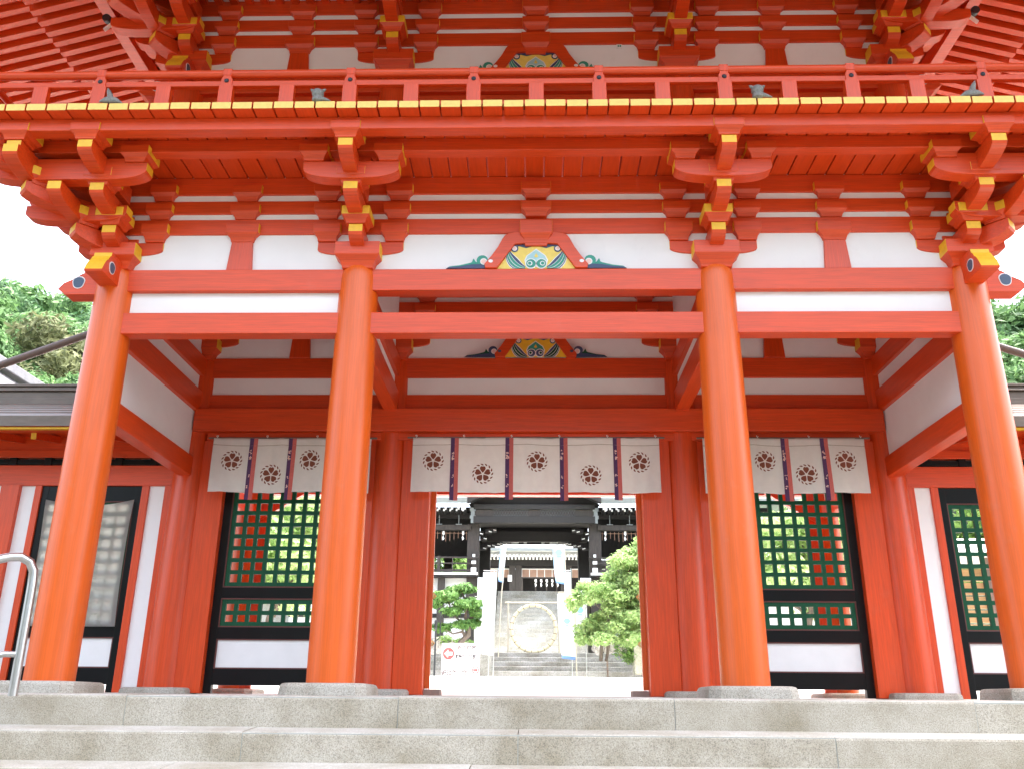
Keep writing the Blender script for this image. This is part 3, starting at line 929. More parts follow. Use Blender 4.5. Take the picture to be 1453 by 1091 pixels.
def window(parent, x0, x1, y, rails, stile, zb, zt, lat, pan, foot=0.16):
    """black lacquered frame; lat = lattice openings (z0,z1), pan = white panel (z0,z1)"""
    m = MB()
    m.box(x0, x0 + stile, y, y + 0.09, 0.05, zt); m.box(x1 - stile, x1, y, y + 0.09, 0.05, zt)
    for a, b_ in rails:
        m.box(x0 + stile - 0.002, x1 - stile + 0.002, y + 0.004, y + 0.086, a, b_)
    fr = m.build('lattice_window', M_blk, parent, bevel=0.004)
    t = MB()
    for a, b_ in lat + [pan]:
        trim(t, x0 + stile + 0.016, x1 - stile - 0.016, a + 0.016, b_ - 0.016, y + 0.02)
    t.build('trim', M_maroon, fr)
    for a, b_ in lat:
        lattice(x0 + stile + 0.017, x1 - stile - 0.017, a + 0.017, b_ - 0.017, y + 0.022).build('lattice', M_green, fr)
    MB().box(x0 + stile + 0.015, x1 - stile - 0.015, y + 0.03, y + 0.06, pan[0] + 0.015, pan[1] - 0.015).build('lower_panel', M_white, fr)
    return fr

for s in (-1, 1):
    a, b_ = sorted((s * 4.45, s * 2.47))
    window(G, a, b_, D2 - 0.03, [(0.155, 0.365), (0.75, 0.905), (1.29, 1.437), (3.36, 3.51)], 0.115, 0.05, 3.51,
           [(0.905, 1.29), (1.437, 3.36)], (0.365, 0.75))

# rear row shade board and brace seen through the lattice
for s in (-1, 1):
    a, b_ = sorted((s * 4.62, s * 4.80))
    MB().box(a, b_, 2 * D2 - 0.32, 2 * D2 - 0.26, 0.06, 3.9).build('door_post', M_red_v, G, bevel=0.005)  # red board stands in for the shaded middle of the backlit column
    MB().bar((s * 4.85, 2 * D2 - 0.3, 2.9), (s * 3.9, 2 * D2 - 0.3, 3.5), 0.1, 0.14).build('brace', M_red_y, G)

# rain pipes leaning from the gate down to the corridor ridges
MB().tube([(-5.75, 3.45, 6.0), (-9.9, 3.45, 4.34)], 0.062, 12).build('rain_pipe', M_brownwood, G, smooth=True)
MB().tube([(5.1, 3.45, 5.93), (9.7, 3.45, 4.33)], 0.062, 12).build('rain_pipe', M_brownwood, G, smooth=True)

# ---- small things on the gate ----------------------------------------
sb = MB()
sb.box(1.09, 1.165, Y2 - 0.075, Y2 - 0.022, 8.255, 8.33, 0)
sb.tube([(1.165, Y2 - 0.04, 8.29), (1.21, Y2 - 0.035, 8.27), (1.20, Y2 - 0.03, 8.31), (1.26, Y2 - 0.03, 8.37), (1.33, Y2 - 0.095, 8.42)], 0.006, 6, 1)
sbo = sb.build('sensor_box', [M_white, M_lamp], None, loc=(1.128, Y2 - 0.02, 8.255), bevel=0.004)
tag(sbo, 'small white sensor box on the upper white wall right of the centre carving', 'sensor')
sc = MB(); sc.box(1.105, 1.122, Y2 - 0.079, Y2 - 0.0752, 8.28, 8.308); sc.box(1.13, 1.15, Y2 - 0.079, Y2 - 0.0752, 8.28, 8.308)
sc.build('display', M_teal, sbo)

def ornament(label, x, kind):
    t = thing('bronze_ornament', label, 'ornament', (x, FY + 0.02, FZ1), 0, 'bronze ornaments along the balcony edge')
    t.scale = (1.0, 1.0, 1.12)
    m = MB()
    if kind == 0:      # round head with two ears on a flared body
        m.lathe(0, 0, [(0.03, 0), (0.055, 0.012), (0.06, 0.035), (0.05, 0.06), (0.062, 0.075), (0.068, 0.10), (0.055, 0.13), (0.03, 0.148), (0.0, 0.15)], 14)
        o = m.build('body', M_verdigris, t, local=True, smooth=True)
        w = MB()
        for s in (-1, 1):
            w.tube([(s * 0.03, 0, 0.12), (s * 0.07, -0.005, 0.14), (s * 0.085, 0, 0.155)], [0.02, 0.016, 0.004], 8)
        w.tube([(0.03, -0.02, 0.04), (0.10, -0.02, 0.02), (0.15, -0.015, 0.008)], [0.025, 0.016, 0.004], 8)
        w.build('wing', M_verdigris, t, local=True, smooth=True)
    else:              # perched figure with a raised tail or wing
        s = kind
        m.tube([(-s * 0.12, 0, 0.035), (-s * 0.06, 0, 0.045), (0, 0, 0.05), (s * 0.07, 0, 0.04), (s * 0.14, 0, 0.01)], [0.006, 0.03, 0.042, 0.03, 0.006], 10)
        m.build('body', M_verdigris, t, local=True, smooth=True)
        w = MB(); w.tube([(0, 0, 0.05), (-s * 0.01, 0, 0.10), (-s * 0.035, 0, 0.15), (-s * 0.05, 0, 0.19)], [0.035, 0.034, 0.022, 0.004], 8)
        w.build('wing', M_verdigris, t, local=True, smooth=True)
    return t
ornament('small grey bird-like ornament with raised wing at the far left of the balcony edge', -4.70, 1)
ornament('small grey round-headed ornament on balcony edge above the left inner bracket', -2.40, 0)
ornament('small grey round-headed ornament on balcony edge above the right inner bracket', 2.40, 0)
ornament('small grey bird-like ornament with raised wing at the far right of the balcony edge', 4.70, -1)
def floodlight(label, x):
    t = thing('floodlight', label, 'lamp', (x, -1.22, FZ1), 0, 'black lamps on the balcony floor')
    MB().lathe(0, 0, [(0.075, 0.0), (0.085, 0.02), (0.085, 0.075), (0.06, 0.10), (0.0, 0.108)], 18).build('housing', M_lamp, t, local=True, smooth=True)
    m = MB(); m.box(-0.10, 0.10, -0.012, 0.012, 0.0, 0.012); m.box(-0.10, -0.09, -0.012, 0.012, 0.0, 0.07); m.box(0.09, 0.10, -0.012, 0.012, 0, 0.07)
    m.build('bracket', M_iron, t, local=True)
floodlight('black lamp on balcony floor near its left end', -3.93)
floodlight('black lamp on balcony floor just right of the left inner bracket', -1.62)
floodlight('black lamp on balcony floor just left of the right inner bracket', 1.60)
floodlight('black lamp on balcony floor near its right end', 3.92)
m = MB(); m.tube([(-0.93, -1.22, FZ1 + 0.075), (0.88, -1.22, FZ1 + 0.075)], 0.03, 10)
for x in (-0.8, 0.0, 0.75): m.box(x - 0.02, x + 0.02, -1.25, -1.19, FZ1 + 0.001, FZ1 + 0.07)
tag(m.build('light_bar', M_lamp, None, loc=(0, -1.22, FZ1)), 'long black light bar lying on the balcony floor behind the middle railing', 'light bar')

def eave_lamp(label, s, x, y, z):
    t = thing('eave_spotlight', label, 'lamp', (x, y, z), 0, 'spotlights under the upper eaves')
    m = MB(); m.tube([(0, -0.05, 0.0), (0, 0.02, 0.01), (0, 0.07, 0.02)], [0.055, 0.06, 0.04], 12); m.build('lamp_head', M_lamp, t, local=True, smooth=True)
    m = MB(); m.bar((-s * 0.14, 0, 0.0), (s * 0.02, 0, -0.17), 0.05, 0.02); m.build('bracket', M_white, t, local=True)
eave_lamp('small dark spotlight on a white bracket under the upper left eave corner', -1, -5.8, 0.05, 8.62)
eave_lamp('small dark spotlight on a white bracket under the upper right eave corner', 1, 5.8, 0.05, 8.60)

# ================================================================== CURTAINS
def clothy(x, z, zt, ph):
    d = max(0.0, zt - z)
    return 0.026 * math.sin(x * 5.1 + ph) * (0.3 + d) + 0.006 * math.sin(x * 33 + ph * 3) * (0.35 + d) + 0.014 * math.sin(x * 13 + ph * 2 + z * 3) * (0.2 + d) + 0.02 * math.exp(-((d - 0.11) / 0.035) ** 2) * 0.25 * (1 + math.sin(x * 9 + ph))

def crest(m, cx, cz, R_, fy):
    def pet(pts): 
        q = [(cx + a, cz + b) for a, b in pts]
        vs = [(x, fy(x, z) - 0.006, z) for x, z in q]
        m.add(vs, [list(range(len(vs)))[::-1]], 0)
    for k in range(5):
        a0 = math.pi / 2 + k * 2 * math.pi / 5
        def P(r, a): return (R_ * r * math.cos(a0 + a), R_ * r * math.sin(a0 + a))
        right = [P(0.10, 0.2), P(0.28, 0.45), P(0.48, 0.53), P(0.66, 0.50), P(0.80, 0.34), P(0.86, 0.14), P(0.80, 0.03)]
        left = [P(0.80, -0.03), P(0.86, -0.14), P(0.80, -0.34), P(0.66, -0.50), P(0.48, -0.53), P(0.28, -0.45), P(0.10, -0.2)]
        def Pw(lst): return lst
        pet([P(0.12, 0.0)] + right[1:] + left[:-1])
        for j in range(3):
            b0 = (j - 1) * 0.42
            pet([P(0.92, b0 - 0.07), P(0.94, b0 + 0.07), P(1.01, b0 + 0.16), P(1.14, b0 + 0.25), P(1.12, b0 + 0.07), P(1.03, b0 - 0.06)])

def curtain(name_label, x0, x1, zt, zb, y, splits, crests, ph):
    t = thing('noren_curtain', name_label, 'curtain', ((x0 + x1) / 2, y, zt), 0, 'white crested curtains across the gate openings')
    fy = lambda x, z: y + clothy(x, z, zt, ph)
    nx, nz = 200, 24
    flare = 0.012
    m = MB(); vs = []
    for j in range(nz + 1):
        z0 = zt + (zb - zt) * j / nz
        for i in range(nx + 1):
            x = x0 + (x1 - x0) * i / nx
            z = z0 + (0.008 * math.sin(x * 4 + ph) * j / nz)
            vs.append((x, fy(x, z), z))
    fs = [(j * (nx + 1) + i, (j + 1) * (nx + 1) + i, (j + 1) * (nx + 1) + i + 1, j * (nx + 1) + i + 1) for j in range(nz) for i in range(nx)]
    m.add(vs, fs, 0)
    cl = m.build('cloth', M_cloth, t, smooth=True)
    sd = cl.modifiers.new('thickness', 'SOLIDIFY'); sd.thickness = 0.003; sd.offset = 1
    # hem seam and drawn cord near the top
    c = MB()
    pts = []
    for i in range(0, 61):
        x = x0 + (x1 - x0) * i / 60
        z = zt - 0.095 - 0.018 * abs(math.sin(x * 3.1 + ph))
        pts.append((x, fy(x, z) - 0.006, z))
    c.tube(pts, 0.0045, 5); c.build('cord', M_bamboo, t)
    h = MB()
    nh = max(3, int((x1 - x0) / 0.62) + 1)
    for i in range(nh):
        x = x0 + 0.05 + (x1 - x0 - 0.1) * i / (nh - 1)
        h.tube([(x, y + 0.02, zt + 0.045), (x - 0.012, y - 0.015, zt + 0.03), (x, y - 0.018, zt + 0.002), (x + 0.012, y - 0.01, zt + 0.025)], 0.006, 6)
    h.build('tie_knot', M_cloth, t)
    MB().tube([(x0 - 0.08, y + 0.012, zt + 0.005), (x1 + 0.08, y + 0.012, zt + 0.005)], 0.014, 10).build('rod', M_brownwood, t, smooth=True)
    for sx in splits:
        m = MB(); wv = 0.056; n = 26; lean = (sx / 4.0) * 0.012
        zl = zb - 0.105
        for half, (a, b_) in enumerate(((-wv, 0.0), (0.0, wv))):
            vs = []
            for j in range(n + 1):
                z = zt - 0.004 + (zl - zt) * j / n
                for x in (sx + a, sx + b_):
                    vs.append((x, fy(x, max(z, zb)) - 0.010, z))
            m.add(vs, [(2 * j, 2 * j + 2, 2 * j + 3, 2 * j + 1) for j in range(n)], half)
        w = m
        rr = random.Random(int(sx * 100) + 9)
        for zz, sc in ((zt - 0.21, 0.018), (zt - 0.29, 0.024), (zt - 0.56, 0.014), (zt - 0.70, 0.016)):
            for _ in range(4):
                px = sx - 0.025 + rr.uniform(-0.014, 0.014); pz = zz + rr.uniform(-0.028, 0.028)
                y_ = fy(px, pz) - 0.0125 - 0.0002 * _
                a = rr.uniform(0, 3.1)
                q = [(px + sc * math.cos(a + k * 1.05) * (1 if k % 2 else 0.35), pz + sc * math.sin(a + k * 1.05) * (1 if k % 2 else 0.35)) for k in range(6)]
                w.add([(u, y_, v) for u, v in q], [list(range(6))[::-1]], 2)
        m.build('ribbon', [M_purple, M_rose, M_pinkp], t)
        # white stitches on each side of the ribbon
    for cx, cz in crests:
        m = MB(); crest(m, cx, cz, 0.130, fy); m.build('crest', M_crest, t)
    return t

YC = 2.60
curtain('wide white curtain with five brown flower crests over the central doorway', -1.74, 1.735, 3.494, 2.705, YC,
        (-1.145, -0.372, 0.392, 1.140), ((-1.44, 3.153), (-0.742, 2.972), (0.017, 3.147), (0.765, 2.947), (1.448, 3.140)), 0.4)
curtain('white crested curtain hanging over the left lattice window', -4.585, -2.335, 3.482, 2.70, YC,
        (-4.005, -3.452, -2.90), ((-4.29, 3.150), (-3.728, 2.957), (-3.185, 3.160), (-2.62, 2.96)), 1.7)
curtain('white crested curtain hanging over the right lattice window', 2.345, 4.60, 3.489, 2.705, YC,
        (2.93, 3.488, 4.03), ((2.64, 2.96), (3.195, 3.160), (3.748, 2.968), (4.305, 3.162)), 3.1)

# ================================================================== SIDE CORRIDORS
def corridor(s, label):
    K = thing('roofed_corridor', label, 'corridor', (s * 9.2, 3.6, 0), 0, 'corridors flanking the gate')
    def bx(name, a, b_, y0, y1, z0, z1, mat, bev=0.006):
        a, b_ = sorted((s * a, s * b_))
        return MB().box(a, b_, y0, y1, z0, z1).build(name, mat, K, bevel=bev)
    W0 = 2.92
    bx('wall_beam', 5.15, 14.0, W0, W0 + 0.16, 2.865, 3.165, M_red_h)
    bx('wall_beam', 5.15, 14.0, W0 + 0.01, W0 + 0.15, 3.285, 3.40, M_red_h)
    # dark slot with white strips
    bx('slot_bar', 5.2, 14.0, W0 + 0.03, W0 + 0.10, 3.185, 3.262, M_blk)
    bx('slot_panel', 5.2, 14.0, W0 + 0.11, W0 + 0.14, 3.165, 3.285, M_plaster)
    for i in range(16):
        x = 5.5 + 0.52 * i
        bx('slot_stop', x, x + 0.11, W0 + 0.015, W0 + 0.109, 3.166, 3.284, M_blk)
    bx('sill_beam', 5.15, 14.0, W0 + 0.0, W0 + 0.16, 0.03, 0.14, M_red_h) if False else None
    x = 5.20
    bx('post', 5.20, 5.335, W0, W0 + 0.15, 0.05, 2.866, M_red_v)
    wins = []
    for i in range(4):
        bx('white_panel', x + 0.13, x + 0.365, W0 + 0.035, W0 + 0.08, 0.05, 2.866, M_plaster, 0)
        bx('post', x + 0.36, x + 0.465, W0 + 0.0, W0 + 0.15, 0.05, 2.866, M_red_v)
        xa, xb = sorted((s * (x + 0.465), s * (x + 1.93)))
        wins.append(window(K, xa, xb, W0 + 0.03, [(0.155, 0.365), (0.765, 0.912), (2.645, 2.865)], 0.10, 0.05, 2.865, [(0.912, 2.645)], (0.365, 0.765)))
        bx('post', x + 1.925, x + 2.02, W0 + 0.0, W0 + 0.15, 0.05, 2.866, M_red_v)
        bx('white_panel', x + 2.015, x + 2.235, W0 + 0.035, W0 + 0.08, 0.05, 2.866, M_plaster, 0)
        bx('post', x + 2.23, x + 2.50, W0 - 0.04, W0 + 0.16, 0.0, 2.866, M_red_v)
        x += 2.36
    # eaves
    for i in range(18):
        xx = 5.42 + 0.535 * i
        m = MB(); m.bar((s * xx, 2.30, 3.43), (s * xx, 3.5, 3.66), 0.075, 0.10, 0)
        m.f[0:2]  # end faces
        m.m = [1 if k == 0 else 0 for k in range(len(m.m))]
        m.build('rafter', MR, K)
    bx('eave_board', 5.0, 14.2, 2.28, 2.36, 3.485, 3.60, M_red_h)
    bx('eave_board', 5.0, 14.2, 2.05, 2.30, 3.50, 3.57, M_red_h)
    bx('yellow_edge', 5.0, 14.2, 1.985, 2.05, 3.435, 3.462, M_yel, 0)
    bx('eave_board', 5.0, 14.2, 2.0, 2.28, 3.463, 3.499, M_red_h)
    a, b_ = sorted((s * 5.0, s * 14.4))
    mm = MB()
    prof = [(1.95, 3.465), (1.95, 3.612), (1.99, 3.64), (2.20, 3.728), (2.21, 3.752), (2.50, 3.858), (2.51, 3.882), (2.80, 3.99), (2.81, 4.014), (3.08, 4.115), (3.09, 4.14), (3.36, 4.25), (3.36, 4.30), (3.84, 4.30), (5.25, 3.64), (5.25, 3.465), (3.6, 4.05)]
    mm.prism(prof, 'x', a, b_)
    rf = mm.build('roof', M_copper, K)
    rg_ = MB()
    rg_.box(a, b_, 3.40, 3.80, 4.30, 4.365); rg_.box(a, b_, 3.43, 3.77, 4.365, 4.475); rg_.box(a, b_, 3.39, 3.81, 4.475, 4.50); rg_.box(a, b_, 3.45, 3.75, 4.50, 4.56); rg_.box(a, b_, 3.42, 3.78, 4.56, 4.60)
    rg_.build('ridge', M_copper, rf, bevel=0.008)
    bx('eave_board', 5.15, 14.0, W0 + 0.04, W0 + 0.1, 3.398, 3.9, M_red_h)
    bx('eave_board', 5.0, 14.2, 2.36, 2.96, 3.60, 3.62, M_red_y)
    lt = MB(); lt.box(a, b_, 2.96, 3.2, 3.62, 3.65); lt.build('soffit', M_red_h, K)
    return K
corridor(-1, 'long red and white corridor with dark copper roof left of the gate')
corridor(1, 'long red and white corridor with dark copper roof right of the gate')

# white sheet hung inside the frame of the left corridor window
m = MB(); vs = []
n = 24
xa, xb, za, zb = -7.03, -5.745, 0.90, 2.66
for j in range(n + 1):
    for i in range(n + 1):
        u, v = i / n, j / n
        z = zb - (zb - za) * v - 0.09 * (1 - v) ** 3 * math.sin(math.pi * u) + 0.0
        ins = 0.03 * math.sin(math.pi * v) ** 1
        x = xa + ins + (xb - xa - 2 * ins) * u
        y = 2.912 + 0.012 * math.sin(u * 9 + v * 4) * (1 - v) + 0.010 * math.sin(u * 5 - v * 7)
        vs.append((x, y, z))
m.add(vs, [(j * (n + 1) + i, (j + 1) * (n + 1) + i, (j + 1) * (n + 1) + i + 1, j * (n + 1) + i + 1) for j in range(n) for i in range(n)])
tag(m.build('white_sheet', M_sheet, None, loc=(-6.39, 2.91, 0.9), smooth=True), 'thin white sheet covering the lattice of the left corridor window', 'sheet')

# stainless handrail at the left end of the steps
hr = thing('handrail', 'stainless steel tube handrail at the left end of the stone steps', 'handrail', (-4.68, -1.2, 0))
m = MB()
pts = [(-4.68, -1.2, -0.02), (-4.69, -1.2, 0.95), (-4.70, -1.2, 1.08), (-4.735, -1.225, 1.16), (-4.80, -1.27, 1.20), (-4.87, -1.33, 1.19)]
m.tube(pts + [(-5.3, -1.75, 0.99), (-6.2, -2.6, 0.60)], 0.041, 16)
m.build('top_rail', M_steel, hr, smooth=True)
m = MB(); m.tube([(-4.683, -1.2, 0.335), (-4.80, -1.24, 0.335), (-4.87, -1.30, 0.315), (-6.2, -2.55, -0.28)], 0.027, 12); m.build('lower_rail', M_steel, hr, smooth=True)
MB().tube([(-6.0, -2.42, -1.2), (-6.0, -2.42, 0.66)], 0.028, 12).build('support_post', M_steel, hr, smooth=True)
# ================================================================== INNER COURT
def far_steps(y0, z0, n, rise, run, x0, x1, mat, back):
    m = MB()
    for k in range(n):
        yy = y0 + run * k
        m.box(x0, x1, yy, (yy + run + 0.05) if k < n - 1 else back, z0 + rise * k - 0.02, z0 + rise * (k + 1) - 0.002 * 0)
    return m
m = far_steps(26.0, 0.94, 5, 0.19, 0.42, -9.0, 9.0, 0, 30.2)
o = structure(m.build('court_steps', M_step, bevel=0.015))
m = far_steps(29.6, 1.88, 16, 0.199, 0.30, -1.75, 1.75, 0, 36)
structure(m.build('shrine_steps', M_palestep, bevel=0.012))
MB().box(-32, 32, 28.2, 70, 0.5, 1.86).build('upper_terrace', M_gravel)['kind'] = 'structure'
MB().box(-32, 32, 36.0, 75, 1.5, 5.04).build('top_terrace', M_palestep)['kind'] = 'structure'

# straw ring in a bamboo frame
t = thing('straw_ring', 'large straw hoop hung in a thin bamboo frame at the foot of the shrine stairs', 'ring', (-0.03, 28.6, 1.89))
m = MB()
pts = [(0.92 * math.sin(a), 0, 1.02 + 0.93 * math.cos(a)) for a in [i * 2 * math.pi / 48 for i in range(49)]]
m.tube(pts, 0.075, 8); m.build('hoop', M_straw, t, local=True, smooth=True)
w = MB()
for i in range(22):
    a = (i + 0.3) * 2 * math.pi / 22
    c = (0.92 * math.sin(a), 1.02 + 0.93 * math.cos(a))
    tg = (math.cos(a), -math.sin(a))
    w.tube([(c[0] - tg[0] * 0.012, 0, c[1] - tg[1] * 0.012), (c[0] + tg[0] * 0.012, 0, c[1] + tg[1] * 0.012)], 0.083, 10)
w.build('binding', M_bark, t, local=True)
m = MB()
for s in (-1, 1): m.tube([(s * 1.06, 0.02, 0), (s * 1.06, 0.02, 2.12)], 0.035, 8)
m.tube([(-1.2, 0.0, 2.06), (1.2, 0.0, 2.06)], 0.032, 8)
for s in (-1, 1): m.tube([(s * 1.14, 0, 1.0), (s * 0.84, 0, 1.0)], 0.018, 6)
for x in (-0.1, 0.1): m.tube([(x, 0, 2.1), (x, 0, 1.86)], 0.015, 6)
m.build('bamboo_frame', M_bamboo, t, local=True)

# banners on poles
def banner(label, x, y, zg, ztop, w, zlow, side, mat, marks, lean=0.0, hem=None):
    t = thing('banner', label, 'banner', (x, y, zg), 0, 'tall banners beside the shrine stairs')
    h = ztop - zg
    m = MB(); m.tube([(0, 0, 0), (lean * 0.4, 0, h * 0.6), (lean, 0, h + 0.15)], 0.022, 8)
    m.tube([(lean, 0, h + 0.06), (lean + side * w, -0.02, h + 0.06)], 0.012, 6)
    m.build('pole', M_steel if hem is None else M_bamboo, t, local=True, smooth=True)
    n = 20; vs = []; zl = zlow - zg
    for j in range(n + 1):
        f_ = j / n
        z = h + (zl - h) * f_
        px = lean * (z / h)
        for i in range(5):
            u = i / 4
            ww = w * (1 - 0.18 * f_ * f_)
            vs.append((px + side * (0.02 + ww * u), -0.06 * math.sin(u * 3 + f_ * 5) - 0.05 * f_ * u, z + 0.05 * u * f_))
    m = MB(); fs = []; ms = []
    for j in range(n):
        for i in range(4):
            fs.append((j * 5 + i, j * 5 + i + 1, (j + 1) * 5 + i + 1, (j + 1) * 5 + i)); ms.append(1 if (hem and j >= n - 1) else 0)
    m.add(vs, fs, ms)
    c = m.build('cloth', [mat, M_bannerdark], t, local=True, smooth=True)
    sd = c.modifiers.new('thickness', 'SOLIDIFY'); sd.thickness = 0.006
    for (f_, r) in marks:
        q = MB(); z = h + (zl - h) * f_; cx = lean * z / h + side * w * 0.5; 
        k = max(0, min(n, round(f_ * n))); 
        y_ = min(vs[k * 5 + i][1] for i in range(5)) - 0.03
        q.prism([(cx + r * math.cos(a) * (1 + 0.12 * math.cos(6 * a)), z + r * 0.85 * math.sin(a)) for a in [i * 2 * math.pi / 24 for i in range(24)]], 'y', y_, y_ + 0.006)
        q.box(cx - r * 0.6, cx + r * 0.6, y_, y_ + 0.006, z - r * 1.5, z - r * 1.2)
        q.build('mark', M_bannermark, t, local=True)
    return t
banner('broad white banner left of the stairs nearest the direction sign', -1.50, 24.3, 0.90, 4.60, 0.50, 1.60, -1, M_banner, [(0.2, 0.08)], 0.10)
banner('white banner standing furthest left beside the pine', -1.72, 25.3, 0.92, 3.75, 0.62, 1.70, -1, M_banner, [(0.12, 0.09)], 0.06)
banner('pale blue banner on a dark leaning pole left of the inner shrine roof', -1.45, 27.4, 1.4, 6.05, 0.24, 4.6, -1, M_bannerblue, [], 0.30, hem=True)
banner('pale blue banner with a crest and dark hem right of the inner shrine roof', 1.36, 27.4, 1.4, 6.05, 0.46, 4.55, -1, M_bannerblue, [(0.14, 0.13)], -0.12, hem=True)
banner('white banner with two turquoise marks and a blue hem right of the straw ring', 1.56, 25.0, 0.90, 3.90, 0.62, 1.50, -1, M_banner, [(0.14, 0.10), (0.42, 0.12)], -0.05, hem=True)
banner('short white banner with one turquoise mark in front of the maple branches', 1.95, 25.4, 0.92, 3.65, 0.42, 2.6, -1, M_banner, [(0.3, 0.13)], 0.0)
banner('narrow white banner rising just below the crested blue banner', 1.44, 26.0, 0.96, 4.85, 0.24, 2.9, -1, M_banner, [(0.15, 0.04)], 0.0)

# direction sign on the gravel
t = thing('direction_sign', 'white direction sign with red arrows standing on the gravel inside the doorway', 'sign', (-2.05, 16.2, 0.585), 0)
MB().box(-0.53, 0.53, -0.02, 0.02, 0.03, 0.945).build('board', M_board, t, local=True, bevel=0.006)
fm = MB()
for x in (-0.54, 0.54):
    fm.box(x - 0.10, x + 0.10, -0.10, 0.10, -0.02, 0.025)
fm.build('foot', M_maroon, t, local=True)
fm = MB()
for x in (-0.5, 0.5): fm.tube([(x, 0.03, 0.0), (x, 0.03, 0.93)], 0.015, 8)
fm.build('post', M_steel, t, local=True)
def disc(x, z, r, y, n=28): return [(x + r * math.cos(i * 2 * math.pi / n), z + r * math.sin(i * 2 * math.pi / n)) for i in range(n)]
a1 = MB(); a1.prism(disc(-0.34, 0.665, 0.16, 0), 'y', -0.024, -0.0202)
a1.build('arrow_disc', M_signred, t, local=True)
def arrow(x, z, s, d, y, mat, name):
    p = [(-0.115, 0), (-0.01, 0.105), (-0.01, 0.045), (0.11, 0.045), (0.11, -0.045), (-0.01, -0.045), (-0.01, -0.105)]
    m = MB(); m.prism([(x + d * a * s, z + b * s) for a, b in p], 'y', y - 0.003, y); m.build(name, mat, t, local=True)
arrow(-0.34, 0.665, 1.0, 1, -0.0245, M_white, 'arrow')
a1 = MB()
n = 28
for i in range(n):
    if i in (6, 7, 20, 21): continue
    b0, b1 = i * 2 * math.pi / n, (i + 1) * 2 * math.pi / n
    a1.prism([(0.42 + r * math.cos(b), 0.235 + r * math.sin(b)) for r, b in ((0.098, b0), (0.098, b1), (0.072, b1), (0.072, b0))], 'y', -0.024, -0.0202)
a1.build('arrow_ring', M_signred, t, local=True)
arrow(0.42, 0.235, 0.55, -1, -0.0205, M_signred, 'arrow')
def text(body, x, z, size, mat, parent, y=-0.022, name='lettering', stretch=1.0, align='CENTER', bold=0.0, space=1.0):
    cu = bpy.data.curves.new(name, 'FONT'); cu.body = body; cu.size = size; cu.align_x = align; cu.align_y = 'CENTER'
    cu.extrude = 0.0012; cu.offset = bold; cu.space_character = space
    ob = bpy.data.objects.new(name + '_curve', cu); COL.objects.link(ob)
    bpy.context.view_layer.update()
    me = bpy.data.meshes.new_from_object(ob.evaluated_get(bpy.context.evaluated_depsgraph_get()))
    bpy.data.objects.remove(ob); bpy.data.curves.remove(cu)
    me.name = name; me.materials.clear(); me.materials.append(mat)
    for p in me.polygons: p.material_index = 0
    o = bpy.data.objects.new(name, me); COL.objects.link(o)
    o.parent = parent; o.location = (x, y, z); o.rotation_euler = (R(90), 0, 0); o.scale = (stretch, 1, 1)
    reg(o, WL[parent.name])
    return o
text('近江神宮', 0.16, 0.82, 0.125, M_signblk, t, space=1.12, bold=0.004)
text('時計館・宝物館', 0.17, 0.575, 0.135, M_signblk, t, stretch=0.66, bold=0.006)
text('近江勧学館', -0.15, 0.145, 0.155, M_signblk, t, stretch=0.97, bold=0.005)
tr_ = MB()
for i in range(7): tr_.box(-0.36 + 0.085 * i, -0.325 + 0.085 * i, -0.0225, -0.0202, 0.335, 0.343)
tr_.build('small_dashes', M_signred, t, local=True)

